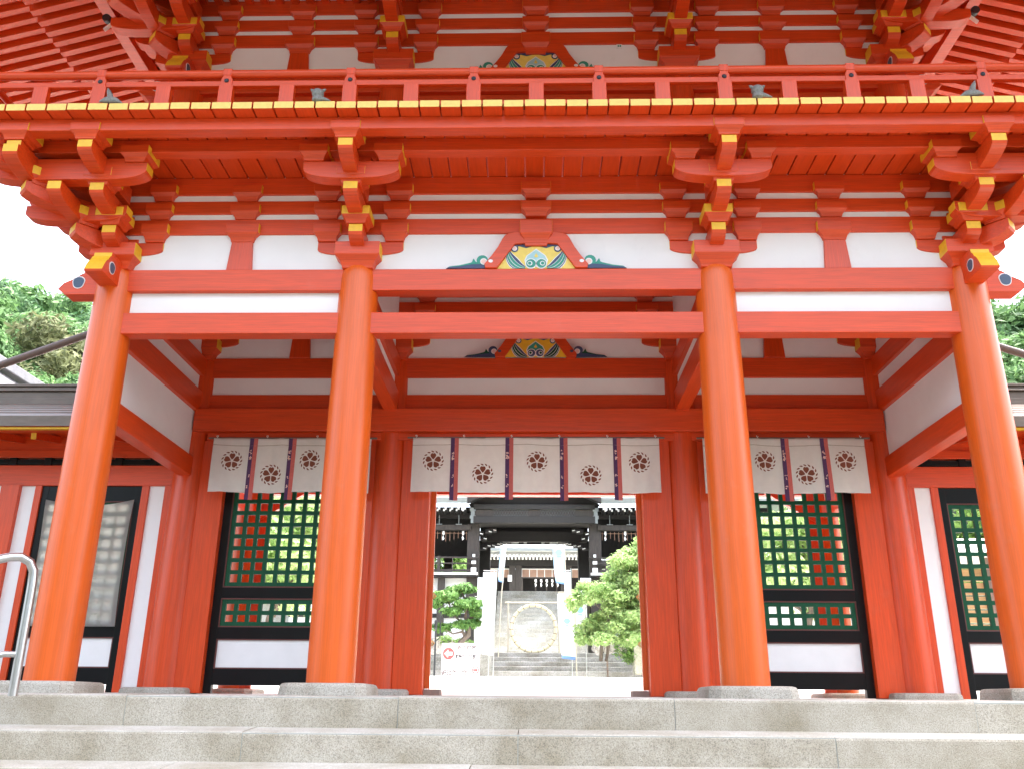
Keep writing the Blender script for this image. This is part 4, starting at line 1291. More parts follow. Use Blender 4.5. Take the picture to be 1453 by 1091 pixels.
# ------------------------------------------------------------------ shrine hall across the stairs
M_greywood = paint('grey_weathered_timber', (0.065, 0.067, 0.065), 0.7, 0.2)
Hh = thing('worship_hall', 'dark timber shrine hall with curved gable and white-tipped rafters above the stairs', 'hall', (0, 33, 1.88))
def hb(name, x0, x1, y0, y1, z0, z1, mat=None, bev=0.01):
    return MB().box(x0, x1, y0, y1, z0, z1).build(name, mat or M_darkwood, Hh, bevel=bev)
def hcol(x, y, z0, z1, w, mat=None): return hb('pillar', x - w / 2, x + w / 2, y - w / 2, y + w / 2, z0, z1, mat or M_darkwood2)
YH = 31.0
for s in (-1, 1):
    hcol(s * 2.78, YH + 0.3, 1.9, 7.72, 0.54)
    hcol(s * 2.45, YH + 4.0, 4.8, 7.6, 0.55, M_darkwood)
    hcol(s * 4.18, YH + 0.1, 1.9, 5.4, 0.30)
    hcol(s * 6.3, YH + 0.3, 1.9, 8.2, 0.40)
    hcol(s * 4.3, YH + 4.5, 5.4, 7.0, 0.4)
    # floor edge, white board ends
    a, b_ = sorted((s * 2.52, s * 11))
    hb('floor_edge', a, b_, YH - 0.25, YH + 5, 5.30, 5.47, M_darkwood)
    hb('floor_edge', a, b_, YH - 0.29, YH - 0.255, 5.375, 5.485, M_white)
    # railing
    for z, h_ in ((6.16, 0.07), (5.90, 0.06), (5.58, 0.10)):
        hb('railing', *sorted((s * 2.45 if z > 6.1 else s * 2.7, s * 11)), YH - 0.2, YH - 0.12, z - h_ / 2, z + h_ / 2, M_darkwood2)
    for x in (2.72, 4.3, 5.9, 7.5):
        hb('railing_post', *sorted((s * (x - 0.07), s * (x + 0.07))), YH - 0.22, YH - 0.10, 5.48, 6.22, M_darkwood2)
    for z0, z1, w in ((5.5, 5.7, 0.12), (5.86, 6.0, 0.10), (6.17, 6.30, 0.06)):
        hb('white_cap', *sorted((s * (2.72 - w), s * (2.72 + w))), YH - 0.26, YH - 0.225, z0, z1, M_white)
    # plaster below the floor with timber members
    hb('plaster_wall', a, b_, YH + 0.32, YH + 0.4, 1.88, 5.3, M_plaster)
    hb('rail_beam', a, b_, YH + 0.22, YH + 0.31, 3.55, 3.72, M_darkwood)
    # dark wing interior
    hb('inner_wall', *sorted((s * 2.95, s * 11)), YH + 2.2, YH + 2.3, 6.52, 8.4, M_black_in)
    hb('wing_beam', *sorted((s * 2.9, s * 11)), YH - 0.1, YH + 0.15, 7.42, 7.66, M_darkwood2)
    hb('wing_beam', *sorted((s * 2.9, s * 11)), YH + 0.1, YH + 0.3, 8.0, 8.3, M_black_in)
    # hanging brackets with pale feet
    for x in (3.45, 4.35, 5.25):
        m = MB(); m.tube([(s * x, YH - 0.12, 8.1), (s * x, YH - 0.12, 7.68)], 0.018, 6); m.box(*sorted((s * (x - 0.14), s * (x + 0.14))), YH - 0.16, YH - 0.105, 7.66, 7.685)
        m.build('hanger', M_greycop, Hh)
    # paper streamers and a little fringe under the wing beam
    fr = MB()
    for i in range(14): fr.box(*sorted((s * (3.1 + 0.19 * i), s * (3.118 + 0.19 * i))), YH + 0.2, YH + 0.21, 7.02 + 0.08 * math.sin(i), 7.4)
    fr.box(*sorted((s * 2.95, s * 5.8)), YH + 0.19, YH + 0.2, 7.31, 7.33)
    fr.build('fringe', M_tan, Hh)
    for x in (3.25, 4.15):
        m = MB(); q = s * x
        m.prism([(q - 0.04, 7.40), (q + 0.04, 7.40), (q + 0.05, 7.24), (q - 0.01, 7.18), (q + 0.05, 7.04), (q - 0.03, 6.96), (q - 0.06, 7.10), (q - 0.01, 7.2), (q - 0.06, 7.27)], 'y', YH + 0.05, YH + 0.06)
        m.build('paper_streamer', M_white, Hh)
    # wing roof: copper edge, white rafter tips
    m = MB()
    m.prism([(YH - 1.2, 8.42), (YH - 1.3, 8.66), (YH - 1.1, 8.80), (YH + 3, 10.6), (YH + 3, 10.2)], 'x', *sorted((s * 2.98, s * 12)))
    wr = m.build('wing_roof', M_greycop, Hh, bevel=0.02)
    n = 16
    for i in range(n):
        x = 3.12 + 0.29 * i
        for dx, dz in ((0, 0.0), (0.10, -0.035)):
            xa, xb = sorted((s * (x + dx - 0.040), s * (x + dx + 0.040))); yy = YH - 0.92 + dx * 2
            o = MB().box(xa, xb, yy, YH + 0.3, 8.19 + dz, 8.29 + dz).build('rafter', M_darkwood, wr)
            MB().box(xa, xb, yy - 0.02, yy - 0.001, 8.185 + dz, 8.295 + dz).build('white_tip', M_white, o)
    hb('white_fitting', *sorted((s * 3.16, s * 3.28)), YH - 1.0, YH - 0.95, 8.14, 8.42, M_white)
    # pale metal fittings stacked at the gable foot
    for z0, z1, w in ((8.20, 8.36, 0.13), (8.0, 8.20, 0.085), (7.86, 8.0, 0.13), (7.66, 7.86, 0.085)):
        hb('gable_fitting', *sorted((s * 2.79 - w, s * 2.79 + w)), YH - 0.55, YH - 0.42, z0, z1, M_greycop)
    hb('white_fitting', *sorted((s * 2.78, s * 3.0)), YH - 1.4, YH - 1.3, 8.76, 8.93, M_white)
    hb('stair_wall', *sorted((s * 2.3, s * 1.78)), YH - 0.6, YH + 4, 1.9, 4.4, M_palestep)
    m = MB(); m.prism([(YH - 0.3, 4.3), (YH - 0.3, 5.25), (YH + 1.2, 4.9), (YH + 2.0, 4.2)], 'x', *sorted((s * 2.52, s * 2.05))); m.build('stair_wall', M_plaster, Hh)
# gable over the stairs: curved barge board
m = MB()
pts = []
for i in range(25):
    x = -3.0 + 6.0 * i / 24
    u = abs(x) / 3.0
    pts.append((x, 9.75 - 0.95 * u ** 1.7 + 0.12 * max(0, u - 0.75) * 4 * 0.3))
low = [(x, z - 0.42 - 0.12 * (1 - abs(x) / 3)) for x, z in pts]
m.prism(pts + low[::-1], 'y', YH - 1.3, YH - 1.0)
m.build('gable_board', M_darkwood, Hh, bevel=0.02)
m = MB()
m.prism([(x * 1.0, z + 0.10) for x, z in pts] + [(x, z + 0.001) for x, z in pts[::-1]], 'y', YH - 1.45, YH + 3)
m.build('gable_roof', M_greycop, Hh)
m = MB(); m.prism([(x, z - 0.3) for x, z in pts] + [(2.9, 8.4), (-2.9, 8.4)], 'y', YH - 0.4, YH - 0.3)
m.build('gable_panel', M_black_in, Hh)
hb('gable_beam', -2.75, 2.75, YH - 0.62, YH - 0.35, 8.28, 8.50)
hb('gable_beam', -2.75, 2.75, YH - 0.60, YH - 0.35, 7.66, 7.96)
hb('gable_beam', -2.75, 2.75, YH - 0.50, YH - 0.30, 7.96, 8.28, M_darkwood2)
# diamond lattice frieze
m = MB()
for (xa, xb) in ((-1.85, -0.28), (0.28, 1.85)):
    n = 13; w = (xb - xa) / n; zc0, zc1 = 8.0, 8.25
    for i in range(n):
        x = xa + w * i
        m.bar((x, YH - 0.53, zc0), (x + w, YH - 0.53, zc1), 0.02, 0.022)
        m.bar((x, YH - 0.545, zc1), (x + w, YH - 0.545, zc0), 0.02, 0.022)
    m.box(xa - 0.03, xb + 0.03, YH - 0.56, YH - 0.51, zc0 - 0.03, zc0); m.box(xa - 0.03, xb + 0.03, YH - 0.56, YH - 0.51, zc1, zc1 + 0.03)
m.build('diamond_frieze', M_greywood, Hh)
# stepped brackets under the gable with white-painted tips, and cross beams
for s in (-1, 1):
    for (x, z, yy) in ((2.35, 7.35, 0.2), (2.2, 7.2, 0.6), (1.95, 7.45, 0.2), (1.75, 7.55, 0.4), (2.25, 6.85, 1.2), (2.05, 7.0, 1.4), (1.85, 7.05, 1.6), (1.62, 7.15, 1.8), (1.5, 7.22, 2.0)):
        o = hb('bracket', *sorted((s * x, s * (x + 0.3))), YH + yy - 0.1, YH + yy + 0.4, z - 0.10, z + 0.05, M_black_in)
        m = MB(); m.bar((s * (x - 0.005), YH + yy - 0.12, z - 0.09), (s * (x + 0.13), YH + yy - 0.12, z - 0.06), 0.02, 0.045); m.build('white_tip', M_white, o)
hb('cross_beam', -2.5, 2.5, YH + 1.5, YH + 1.8, 7.18, 7.65, M_black_in)
m = MB()
m.prism([(-2.5, 7.0), (-1.6, 7.3), (0, 7.38), (1.6, 7.3), (2.5, 7.0), (2.5, 7.5), (-2.5, 7.5)], 'y', YH + 2.6, YH + 2.9); m.build('cross_beam', M_darkwood, Hh)
for x0, x1 in ((-1.1, -0.75), (-0.5, -0.35), (0.35, 0.5), (0.75, 1.15)):
    hb('white_tip', x0, x1, YH + 2.5, YH + 2.56, 7.27, 7.34, M_white)
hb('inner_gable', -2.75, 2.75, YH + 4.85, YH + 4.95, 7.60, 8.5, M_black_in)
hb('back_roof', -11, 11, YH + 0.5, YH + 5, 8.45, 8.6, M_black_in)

# ------------------------------------------------------------------ inner sanctuary further up
I = thing('inner_sanctuary', 'inner shrine building with pale copper roof and tan blinds seen through the hall', 'shrine', (0.3, 48, 5.04))
def ib(name, x0, x1, y0, y1, z0, z1, mat=None, bev=0.01): return MB().box(x0, x1, y0, y1, z0, z1).build(name, mat or M_darkwood, I, bevel=bev)
YI = 46.0
m = MB()
m.prism([(YI - 0.9, 8.75), (YI - 0.9, 8.95), (YI + 0.3, 9.35), (YI + 3, 10.6), (YI + 3, 8.75)], 'x', -2.85, 3.5); ir = m.build('roof', M_palecop, I, bevel=0.02)
m = MB(); m.box(-2.95, 3.6, YI - 0.98, YI - 0.905, 8.77, 8.95); m.build('roof_edge', M_greycop, ir)
for i in range(29):
    x = -2.8 + 6.2 * i / 28
    o = MB().box(x - 0.055, x + 0.055, YI - 0.75, YI + 0.4, 8.42, 8.56).build('rafter', M_darkwood, ir)
    MB().box(x - 0.055, x + 0.055, YI - 0.775, YI - 0.752, 8.42, 8.57).build('white_tip', M_white, o)
ib('wall_beam', -5, 5.6, YI + 0.2, YI + 0.5, 8.05, 8.4, M_darkwood)
ib('wall_beam', -5, 5.6, YI + 0.35, YI + 0.5, 7.9, 8.05, M_black_in)
ib('back_wall', -6, 6.6, YI + 1.6, YI + 1.7, 5.04, 8.0, M_black_in)
for (xa, xb) in ((-3.4, -1.55), (-0.75, 1.6), (2.35, 4.4)):
    o = ib('blind', xa, xb, YI + 0.6, YI + 0.65, 7.37, 7.86, M_tan)
    MB().box(xa, xb, YI + 0.52, YI + 0.597, 7.84, 8.0).build('white_band', M_white, o)
    n = round((xb - xa) / 0.52)
    for i in range(n + 1):
        x = xa + (xb - xa) * i / n
        MB().box(x - 0.022, x + 0.022, YI + 0.54, YI + 0.598, 7.37, 7.84).build('white_strip', M_white, o)
for x in (-1.35, -0.95, 1.85, 2.15, -3.6, 4.6): ib('pillar', x - 0.19, x + 0.19, YI + 0.2, YI + 0.58, 5.04, 8.05, M_darkwood2)
ib('notice', -1.62, -1.36, YI + 0.1, YI + 0.13, 7.05, 7.45, M_white)
o = ib('fence', -0.75, 2.0, YI - 1.5, YI - 1.44, 7.05, 7.12, M_darkwood2)
for x in (-0.7, 0.1, 0.75, 1.35, 1.95): MB().box(x - 0.035, x + 0.035, YI - 1.49, YI - 1.45, 5.04, 7.05).build('fence_post', M_darkwood2, o)
for i in range(5):
    q = 0.1 + 0.33 * i
    m = MB(); m.prism([(q - 0.05, 6.98), (q + 0.05, 6.98), (q + 0.07, 6.82), (q + 0.0, 6.78), (q + 0.06, 6.62), (q - 0.02, 6.52), (q - 0.06, 6.72), (q - 0.0, 6.8), (q - 0.07, 6.86)], 'y', YI - 1.55, YI - 1.54)
    m.build('paper_streamer', M_white, I)

# ================================================================== PLANTS AND GARDEN
def leaves(n, clusters, size, seed, up=0.35, flat=1.0, shape=1.9):
    """small leaf-sized faces spread through clusters [(x,y,z,rx,ry,rz)]"""
    r = random.Random(seed); m = MB(); vs = []; fs = []
    tot = sum((c[3] * c[4] * c[5]) ** (2 / 3) for c in clusters)
    for c in clusters:
        k = max(4, int(n * (c[3] * c[4] * c[5]) ** (2 / 3) / tot))
        for _ in range(k):
            while True:
                u = Vector((r.gauss(0, 1), r.gauss(0, 1), r.gauss(0, 1)))
                if u.length > 0.05: break
            u.normalize()
            rad = r.random() ** 0.33
            rad *= 0.75 + 0.35 * noise.noise(u * 2.3 + Vector((c[0], c[1], c[2])))
            rad = max(0.1, min(1.15, rad * 1.15))
            p = Vector((c[0] + u.x * c[3] * rad, c[1] + u.y * c[4] * rad, c[2] + u.z * c[5] * rad))
            nrm = (u + Vector((r.gauss(0, .6), r.gauss(0, .6), r.gauss(0, .6) + up))).normalized()
            a = nrm.orthogonal().normalized(); b = nrm.cross(a)
            an = r.uniform(0, 6.28)
            d = a * math.cos(an) + b * math.sin(an); e = nrm.cross(d)
            s = size * r.uniform(0.6, 1.35)
            i = len(vs)
            vs += [p - d * s * 0.5 * shape, p + e * s * 0.32 + nrm * s * .08, p + d * s * 0.5 * shape, p - e * s * 0.32 + nrm * s * .08]
            fs.append((i, i + 1, i + 2, i + 3))
    m.add(vs, fs, 0)
    return m

def limb_pts(p0, p1, bend, n=6, seed=0):
    r = random.Random(seed); p0, p1 = Vector(p0), Vector(p1); out = []
    for i in range(n + 1):
        t = i / n
        p = p0.lerp(p1, t) + Vector((r.gauss(0, bend), r.gauss(0, bend), r.gauss(0, bend * .4))) * math.sin(math.pi * t)
        out.append(p)
    return out

def tree(name, label, cat, loc, h, cr, crz, nleaf, size, mat, seed, nclus=16, trunk_r=0.16, group=None, rz=0.0, shape=1.9, zc=0.68):
    t = thing(name, label, cat, loc, rz, group)
    r = random.Random(seed)
    cl = []
    for i in range(nclus):
        u = Vector((r.gauss(0, 1), r.gauss(0, 1), r.gauss(0, 1))).normalized() * (r.random() ** 0.4)
        k = r.uniform(0.28, 0.48)
        cl.append((u.x * cr * 0.75, u.y * cr * 0.75, h * zc + u.z * crz * 0.8, cr * k, cr * k, cr * k * 0.75))
    cl.append((0, 0, h * zc, cr * 0.5, cr * 0.5, crz * 0.6))
    leaves(nleaf, cl, size, seed + 1, shape=shape).build('crown', mat, t, local=True)
    m = MB()
    m.tube(limb_pts((0, 0, -0.4), (0, 0, h * 0.8), h * 0.02, 7, seed), [trunk_r * (1 - 0.11 * i) for i in range(8)], 9)
    for i, c in enumerate(cl[:8]):
        z0 = h * r.uniform(0.3, 0.6)
        m.tube(limb_pts((0, 0, z0), (c[0], c[1], c[2]), h * 0.02, 5, seed + i), [trunk_r * 0.45 * (1 - 0.15 * j) for j in range(6)], 6)
    m.build('trunk', M_bark, t, local=True, smooth=True)
    return t

# hillside terrain left and right
def hill(s):
    m = MB(); nx, ny = 24, 24; vs = []
    for j in range(ny + 1):
        for i in range(nx + 1):
            x = 11 + 90 * i / nx; y = 16 + 84 * j / ny
            z = 0.6 + max(0, (y - 18)) * 0.36 * min(1, (x - 8) / 14) + 0.16 * (x - 11)
            z = min(z, 16 + 0.11 * (y - 18) + 0.05 * x) + 1.2 * noise.noise(Vector((x * .07, y * .07, s * 3)))
            vs.append((s * x, y, z))
    fs = [(j * (nx + 1) + i, j * (nx + 1) + i + 1, (j + 1) * (nx + 1) + i + 1, (j + 1) * (nx + 1) + i) for j in range(ny) for i in range(nx)]
    if s < 0: fs = [f[::-1] for f in fs]
    m.add(vs, fs, 0)
    return structure(m.build('hillside', M_hillsoil, smooth=True))
M_hillsoil = paint('undergrowth', (0.035, 0.055, 0.02), 0.9, 0.4, ns=2)
hill(-1); hill(1)
def hz(x, y):
    s = 1 if x > 0 else -1; x = abs(x)
    z = 0.6 + max(0, (y - 18)) * 0.36 * min(1, (x - 8) / 14) + 0.16 * (x - 11)
    return min(z, 16 + 0.11 * (y - 18) + 0.05 * x)

protos = []
FG = 'trees of the wooded hillside'
kinds = [(M_leaf_forest, 'green'), (M_leaf_olive, 'olive-brown'), (M_leaf_dark, 'dark green')]
lf_pos = [  # x, y, kind, scale, label
    (-23.0, 30.0, 0, 0.80, 'bright green tree low on the left hillside just above the corridor roof'),
    (-25.5, 35.5, 1, 0.95, 'olive-brown tree on the left hillside beside the corner column'),
    (-23.6, 40.5, 1, 0.95, 'olive-brown tree partly behind the left corner column'),
    (-28.5, 33.0, 0, 0.85, 'green tree above the grey tiled roof on the left'),
    (-35.5, 36.0, 2, 1.0, 'dark green tree at the left edge above the grey tiled roof'),
    (-29.0, 41.0, 0, 1.1, 'light green tree in the middle of the left hillside'),
    (-34.5, 44.0, 0, 1.15, 'broad green tree at the left edge of the wooded hillside'),
    (-39.5, 46.0, 2, 1.2, 'tall dark tree against the sky at the far left edge'),
    (-29.5, 48.0, 2, 1.1, 'dark tree under the left skyline beside the carved beam end'),
    (-34.0, 52.0, 0, 1.2, 'green tree forming the left skyline left of the carved beam end'),
    (-40.5, 55.0, 0, 1.3, 'highest green tree on the left skyline'),
    (-26.0, 44.0, 0, 1.0, 'green tree behind the left corner column top'),
    (-46.0, 52.0, 2, 1.2, 'dark tree beyond the left edge of the hillside'),
]
rt_pos = [
    (22.0, 30.0, 0, 0.85, 'light green tree right of the right corner column above the corridor roof'),
    (25.5, 34.0, 0, 1.0, 'bushy green tree at the right edge below the rain pipe'),
    (24.0, 39.0, 2, 1.0, 'darker tree behind the rain pipe on the right'),
    (28.5, 39.0, 0, 1.1, 'rounded light green tree at the right edge above the rain pipe'),
    (33.0, 42.0, 0, 1.15, 'tree beyond the right edge of the hillside'),
    (26.5, 45.0, 0, 1.15, 'highest green tree on the right against the white sky'),
]
for ki, (mat, nm) in enumerate(kinds):
    protos.append(None)
for i, (x, y, k, sc, lab) in enumerate(lf_pos + rt_pos):
    loc = (x, y, hz(x, y) - 0.3)
    if protos[k] is None:
        o = tree('hillside_tree', lab, 'tree', loc, 11.5, 4.6, 4.3, 16000, 0.27, kinds[k][0], 40 + k * 7, 26, 0.22, FG, zc=0.62)
        protos[k] = o
        o.scale = (sc, sc, sc)
    else:
        copy_tree(protos[k], loc, 1.3 * i, sc, lab)

# garden trees seen through lattices and doorway
tree('garden_tree', 'leafy green garden tree seen through the left lattice window', 'tree', (-7.6, 17.0, 0.6), 5.2, 2.3, 1.9, 5000, 0.16, M_leaf_lime, 81, 18, 0.13, 'garden trees of the inner court')
tree('garden_tree', 'leafy green garden tree seen through the middle of the right lattice window', 'tree', (7.6, 16.0, 0.58), 4.6, 2.4, 1.9, 5000, 0.16, M_leaf_lime, 83, 18, 0.12, 'garden trees of the inner court')
tree('garden_tree', 'green garden tree behind the far left of the left lattice window', 'tree', (-10.6, 19.0, 0.7), 6.0, 2.6, 2.4, 4500, 0.19, M_leaf_mid, 85, 18, 0.14, 'garden trees of the inner court')
tree('garden_tree', 'green garden tree behind the far right of the right lattice window', 'tree', (10.4, 19.0, 0.7), 6.2, 2.7, 2.4, 4500, 0.19, M_leaf_lime, 87, 18, 0.14, 'garden trees of the inner court')
tree('garden_tree', 'green tree beyond the right corridor window behind the timber rack', 'tree', (12.6, 14.0, 0.5), 5.6, 2.5, 2.3, 4500, 0.18, M_leaf_mid, 89, 18, 0.14, 'garden trees of the inner court')
tree('garden_tree', 'green tree behind the hall railing left of the straw ring', 'tree', (-6.0, 40.5, 5.0), 4.2, 2.6, 2.0, 3500, 0.24, M_leaf_mid, 91, 16, 0.15, 'trees behind the shrine hall')
tree('garden_tree', 'green tree behind the hall railing right of the maple', 'tree', (5.8, 40.5, 5.0), 4.2, 2.6, 2.0, 3500, 0.24, M_leaf_mid, 93, 16, 0.15, 'trees behind the shrine hall')

# cloud-pruned pine left of the doorway view
P = thing('garden_pine', 'cloud-pruned pine with twisting trunk seen through the left of the doorway', 'tree', (-2.72, 24.6, 1.0))
pads = [(-0.55, 0, 2.75, 0.62, 0.55, 0.26), (0.10, 0.1, 3.05, 0.45, 0.45, 0.22), (0.25, -0.1, 2.45, 0.70, 0.55, 0.25), (-0.35, -0.1, 2.20, 0.50, 0.45, 0.18),
        (0.62, 0, 2.12, 0.35, 0.4, 0.20), (-0.75, 0.1, 1.62, 0.48, 0.42, 0.16), (0.05, 0, 1.72, 0.50, 0.45, 0.17), (0.42, 0.1, 1.78, 0.40, 0.4, 0.16), (-1.05, 0, 2.5, 0.4, 0.4, 0.2), (-0.2, 0.2, 3.0, 0.5, 0.4, 0.2)]
leaves(7000, pads, 0.085, 11, up=0.9, shape=2.6).build('needles', M_leaf_pine, P, local=True)
m = MB()
m.tube([(0.05, 0, 0.55), (-0.12, 0, 0.85), (0.0, 0, 1.1), (0.28, 0, 1.35), (0.30, 0, 1.6), (0.15, 0, 1.95), (0.2, 0, 2.4), (0.0, 0, 2.9)], [0.12, 0.11, 0.10, 0.09, 0.075, 0.06, 0.05, 0.03], 9)
for pts in ([(0.28, 0, 1.35), (0.0, 0, 1.45), (-0.3, 0, 1.38), (-0.75, 0, 1.62)], [(0.3, 0, 1.55), (0.0, 0, 1.8), (-0.35, 0, 2.1), (-0.55, 0, 2.7)], [(0.2, 0, 1.9), (0.45, 0, 2.0), (0.62, 0, 2.1)], [(0.15, 0, 1.2), (0.05, 0, 1.5), (0.05, 0, 1.7)]):
    m.tube(pts, [0.045, 0.04, 0.03, 0.015][:len(pts)], 7)
m.build('trunk', M_bark, P, local=True, smooth=True)

# maple right of the doorway view
Pm = thing('maple_tree', 'bright yellow-green maple with layered branches at right of the doorway view', 'tree', (3.1, 23.5, 0.9))
pads = []
r = random.Random(77)
for (x, z, w) in ((0.9, 4.55, 0.8), (0.35, 4.15, 0.85), (0.75, 3.65, 0.85), (-0.15, 3.35, 0.8), (0.9, 3.05, 0.95), (-0.2, 2.72, 0.85), (-1.25, 2.82, 0.55), (-1.6, 2.66, 0.40), (0.5, 2.45, 0.9), (-0.55, 2.15, 0.75), (0.6, 1.9, 0.9), (-1.1, 1.55, 0.55), (-0.4, 1.5, 0.7), (0.3, 1.25, 0.75), (0.95, 1.5, 0.7), (1.5, 3.4, 0.8), (1.6, 2.3, 0.9), (1.5, 4.4, 0.8)):
    for _ in range(5):
        pads.append((x + r.uniform(-.55, .55) * w, r.uniform(-.7, .7), z + r.uniform(-.28, .28), w * 0.7, w * 0.7, 0.27))
leaves(42000, pads, 0.10, 21, up=0.9, shape=1.6).build('crown', M_leaf_lime, Pm, local=True)
m = MB()
m.tube([(-0.75, 0, 0.5), (-0.7, 0, 1.2), (-0.4, 0, 2.0), (0.1, 0, 3.0), (0.5, 0, 4.0)], [0.07, 0.06, 0.05, 0.04, 0.02], 8)
m.tube([(-0.55, 0.1, 0.5), (-0.4, 0.1, 1.3), (0.3, 0.1, 2.2), (0.8, 0, 3.2)], [0.06, 0.05, 0.04, 0.02], 8)
m.tube([(-0.45, 0, 2.0), (-0.9, 0, 2.5), (-1.5, 0, 2.65)], [0.03, 0.02, 0.01], 6)
m.build('trunk', M_bark, Pm, local=True, smooth=True)
t = thing('bush', 'dark green bush under the maple beside the pale boulder', 'bush', (3.3, 25.2, 1.0))
leaves(1500, [(0, 0, 1.0, 0.45, 0.4, 0.5), (0.3, 0, 0.7, 0.4, 0.4, 0.4)], 0.07, 5).build('foliage', M_leaf_mid, t, local=True)
t = thing('bush', 'low green shrub growing among the rocks beneath the pine', 'bush', (-3.2, 25.4, 1.0))
leaves(1500, [(-0.2, 0, 1.15, 0.4, 0.3, 0.28), (0.35, 0, 1.1, 0.45, 0.3, 0.2), (0.8, 0, 1.05, 0.3, 0.3, 0.18)], 0.06, 6).build('foliage', M_leaf_mid, t, local=True)

# rocks
def rock(label, x, y, z, sx, sy, sz, seed, group):
    bm_vs = []; m = MB(); n, k = 14, 9; vs = []
    for j in range(k + 1):
        th = math.pi * j / k
        for i in range(n):
            ph = 2 * math.pi * i / n
            u = Vector((math.sin(th) * math.cos(ph), math.sin(th) * math.sin(ph), math.cos(th)))
            q = 1 + 0.35 * noise.noise(u * 1.7 + Vector((seed * 3.1, 0, 0))) + 0.12 * noise.noise(u * 4 + Vector((seed, 2, 0)))
            vs.append((x + u.x * sx * q, y + u.y * sy * q, z + u.z * sz * q))
    fs = [(j * n + i, (j + 1) * n + i, (j + 1) * n + (i + 1) % n, j * n + (i + 1) % n) for j in range(k) for i in range(n)]
    m.add(vs, fs, 0)
    return tag(m.build('rock', M_rock, None, loc=(x, y, z - sz * .5), smooth=True), label, 'rock', group)
GR = 'rocks edging the garden beds'
rock('squat grey rock left of the sign below the pine', -3.72, 25.4, 2.0, 0.32, 0.3, 0.30, 1, GR)
rock('pale rock beneath the pine just above the sign', -3.15, 25.5, 1.98, 0.34, 0.3, 0.26, 2, GR)
rock('small rock beside the pine trunk above the sign right edge', -2.6, 25.4, 1.93, 0.30, 0.3, 0.24, 3, GR)
rock('rough rock left of the garden post under the maple', 2.40, 25.3, 2.0, 0.24, 0.3, 0.28, 4, GR)
rock('mottled rock right of the garden post under the maple', 2.86, 25.3, 2.02, 0.32, 0.3, 0.30, 5, GR)
rock('tall pale boulder under the maple', 3.32, 25.2, 2.08, 0.26, 0.25, 0.40, 6, GR)
# garden notice on a post
t = thing('garden_notice', 'small dark notice board on a thin post among the rocks under the maple', 'notice', (2.62, 24.0, 0.86))
MB().box(-0.03, 0.03, -0.03, 0.03, 0, 1.35).build('post', M_tanpost, t, local=True)
MB().box(-0.16, 0.16, -0.035, -0.01, 1.22, 1.52).build('board', M_greycop, t, local=True, bevel=0.006)
MB().box(-0.12, 0.12, -0.041, -0.0352, 1.34, 1.40).build('dark_strip', M_iron, t, local=True)
# carved stone pedestal at the right
t = thing('stone_statue', 'pale guardian statue on a square pedestal at the right edge of the doorway', 'statue', (4.02, 25.2, 1.0))
m = MB(); m.box(-0.34, 0.34, -0.3, 0.3, 0, 1.25); m.box(-0.28, 0.28, -0.25, 0.25, 1.25, 1.42); m.build('pedestal', M_palestep, t, local=True, bevel=0.02)
m = MB()
m.tube([(0.1, 0.1, 1.42), (0.08, 0.05, 1.6), (-0.02, -0.05, 1.85), (-0.08, -0.1, 2.02)], [0.22, 0.23, 0.17, 0.12], 12)
m.tube([(-0.06, -0.08, 1.98), (-0.13, -0.16, 2.10), (-0.17, -0.26, 2.08)], [0.13, 0.14, 0.06], 12)
for dy in (-0.06, 0.1): m.tube([(-0.1, -0.1 + dy, 1.42), (-0.12, -0.1 + dy, 1.6), (-0.06, -0.06 + dy, 1.8)], [0.06, 0.055, 0.06], 8)
m.tube([(0.2, 0.15, 1.5), (0.3, 0.18, 1.7), (0.26, 0.16, 1.9)], [0.06, 0.09, 0.03], 8)
m.build('lion', M_palestep, t, local=True, smooth=True)
# slender black lamp or pipe post below the pine
t = thing('black_post', 'thin black bracketed post at left of the pine in the doorway', 'post', (-3.62, 24.2, 0.85))
m = MB(); m.tube([(0, 0, 0), (0, 0, 1.6)], 0.035, 8); m.tube([(0, 0, 1.25), (0.16, 0, 1.36), (0.18, 0, 2.3)], 0.022, 8)
m.lathe(0, 0, [(0.03, 1.6), (0.06, 1.7), (0.06, 1.95), (0.03, 2.0)], 10); m.build('shaft', M_lamp, t, local=True)
t = thing('blue_panel', 'small light blue board low against the steps between sign and banners', 'panel', (-1.86, 25.9, 0.95))
MB().box(-0.24, 0.24, -0.02, 0.02, 0.80, 0.93).build('board', M_bannerblue, t, local=True)
MB().box(-0.22, 0.22, -0.01, 0.01, 0.0, 0.80).build('stand', M_step, t, local=True)

# timber rack seen through the right corridor window
t = thing('timber_rack', 'tan plank rack with brown posts seen through the right corridor lattice', 'rack', (8.3, 8.2, 0.2))
m = MB()
for k in range(6): m.box(-1.3, 1.3, -0.03, 0.03, 0.75 + 0.26 * k, 0.98 + 0.26 * k)
m.build('planks', M_tanwood, t, local=True, bevel=0.006)
for x in (-0.85, 0.45): MB().box(x - 0.07, x + 0.07, -0.10, -0.035, 0, 2.5).build('post', M_tanpost, t, local=True, bevel=0.006)
m = MB(); m.prism([(-0.55, 2.45), (0, 2.8), (0.55, 2.45), (0.55, 2.52), (0, 2.88), (-0.55, 2.52)], 'x', -1.6, 1.6); m.build('roof', M_palecop, t, local=True)
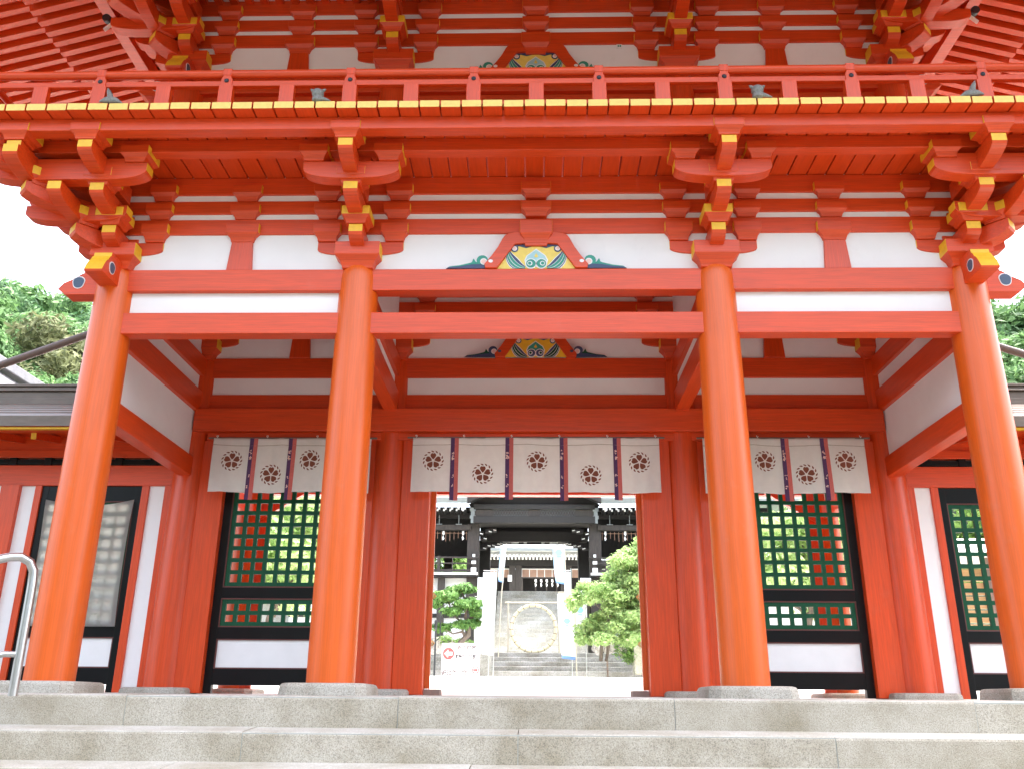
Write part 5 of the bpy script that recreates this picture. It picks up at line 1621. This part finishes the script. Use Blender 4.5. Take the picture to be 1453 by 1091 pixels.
# pale low-roofed building seen through the right lattice window
t = thing('side_hall', 'pale-roofed side hall seen through the top of the right lattice window', 'hall', (9.5, 26.5, 1.0))
MB().box(-3, 3, 0, 4, 0, 3.6).build('wall', M_plaster, t, local=True)
m = MB(); m.prism([(-1.2, 3.55), (-1.2, 3.75), (2, 6.2), (5.2, 3.75), (5.2, 3.55)], 'x', -4, 4); m.build('roof', M_palecop, t, local=True)
MB().box(-4, 4, -1.15, -1.0, 3.3, 3.55).build('eave', M_darkwood, t, local=True)

# grey tiled roof at the far left
t = thing('tiled_house', 'house with grey tiled gable roof at the left edge behind the corridor', 'house', (-17.75, 14.0, 0.5))
MB().box(-3.0, 3.0, 0.2, 7, 0, 5.9).build('wall', M_brownwood, t, local=True)
m = MB()
ap, ez, ex_ = 9.7, 4.9, 4.4
sl = (ap - ez) / ex_
m.prism([(-ex_, ez - 0.2), (0, ap - 0.2), (ex_, ez - 0.2), (ex_, ez), (0, ap), (-ex_, ez)], 'y', -0.5, 8); rfo = m.build('roof', M_tile, t, local=True, bevel=0.02)
m = MB()
for s in (-1, 1):
    for i in range(14):
        u = (i + 0.5) / 14; x = s * ex_ * u; z = ap - (ap - ez) * u
        m.tube([(x, -0.56, z + 0.05), (x, -0.2, z + 0.06)], 0.15, 10)
    m.bar((s * 0.1, -0.3, ap + 0.09), (s * (ex_ + .1), -0.3, ez + 0.09), 0.3, 0.14)
m.build('verge_tiles', M_tile, rfo, local=True)
m = MB(); m.box(-0.25, 0.25, -0.75, 8, ap + 0.05, ap + 0.40); m.box(-0.42, 0.42, -0.85, -0.6, ap - 0.1, ap + 0.5); m.build('ridge', M_tile, rfo, local=True, bevel=0.03)
m = MB()
for s in (-1, 1): m.bar((0, -0.47, ap - 0.36), (s * ex_, -0.47, ez - 0.36), 0.08, 0.30)
m.build('barge_board', M_brownwood, rfo, local=True)

# unseen woods behind the viewpoint, added to block low sky light: one far mass of foliage
cl = []
r = random.Random(31)
for s in (-1, 1):
    for i in range(16):
        cl.append((s * r.uniform(13, 24), -18 - 3.6 * i + r.uniform(-2, 2), r.uniform(4, 13), 5.0, 5.0, 5.5))
for i in range(7):
    cl.append((-18 + 6 * i + r.uniform(-2, 2), -60, r.uniform(6, 12), 6, 5, 7))
w = leaves(9000, cl, 1.5, 61).build('unseen_woods', M_leaf_dark)
w['kind'] = 'stuff'
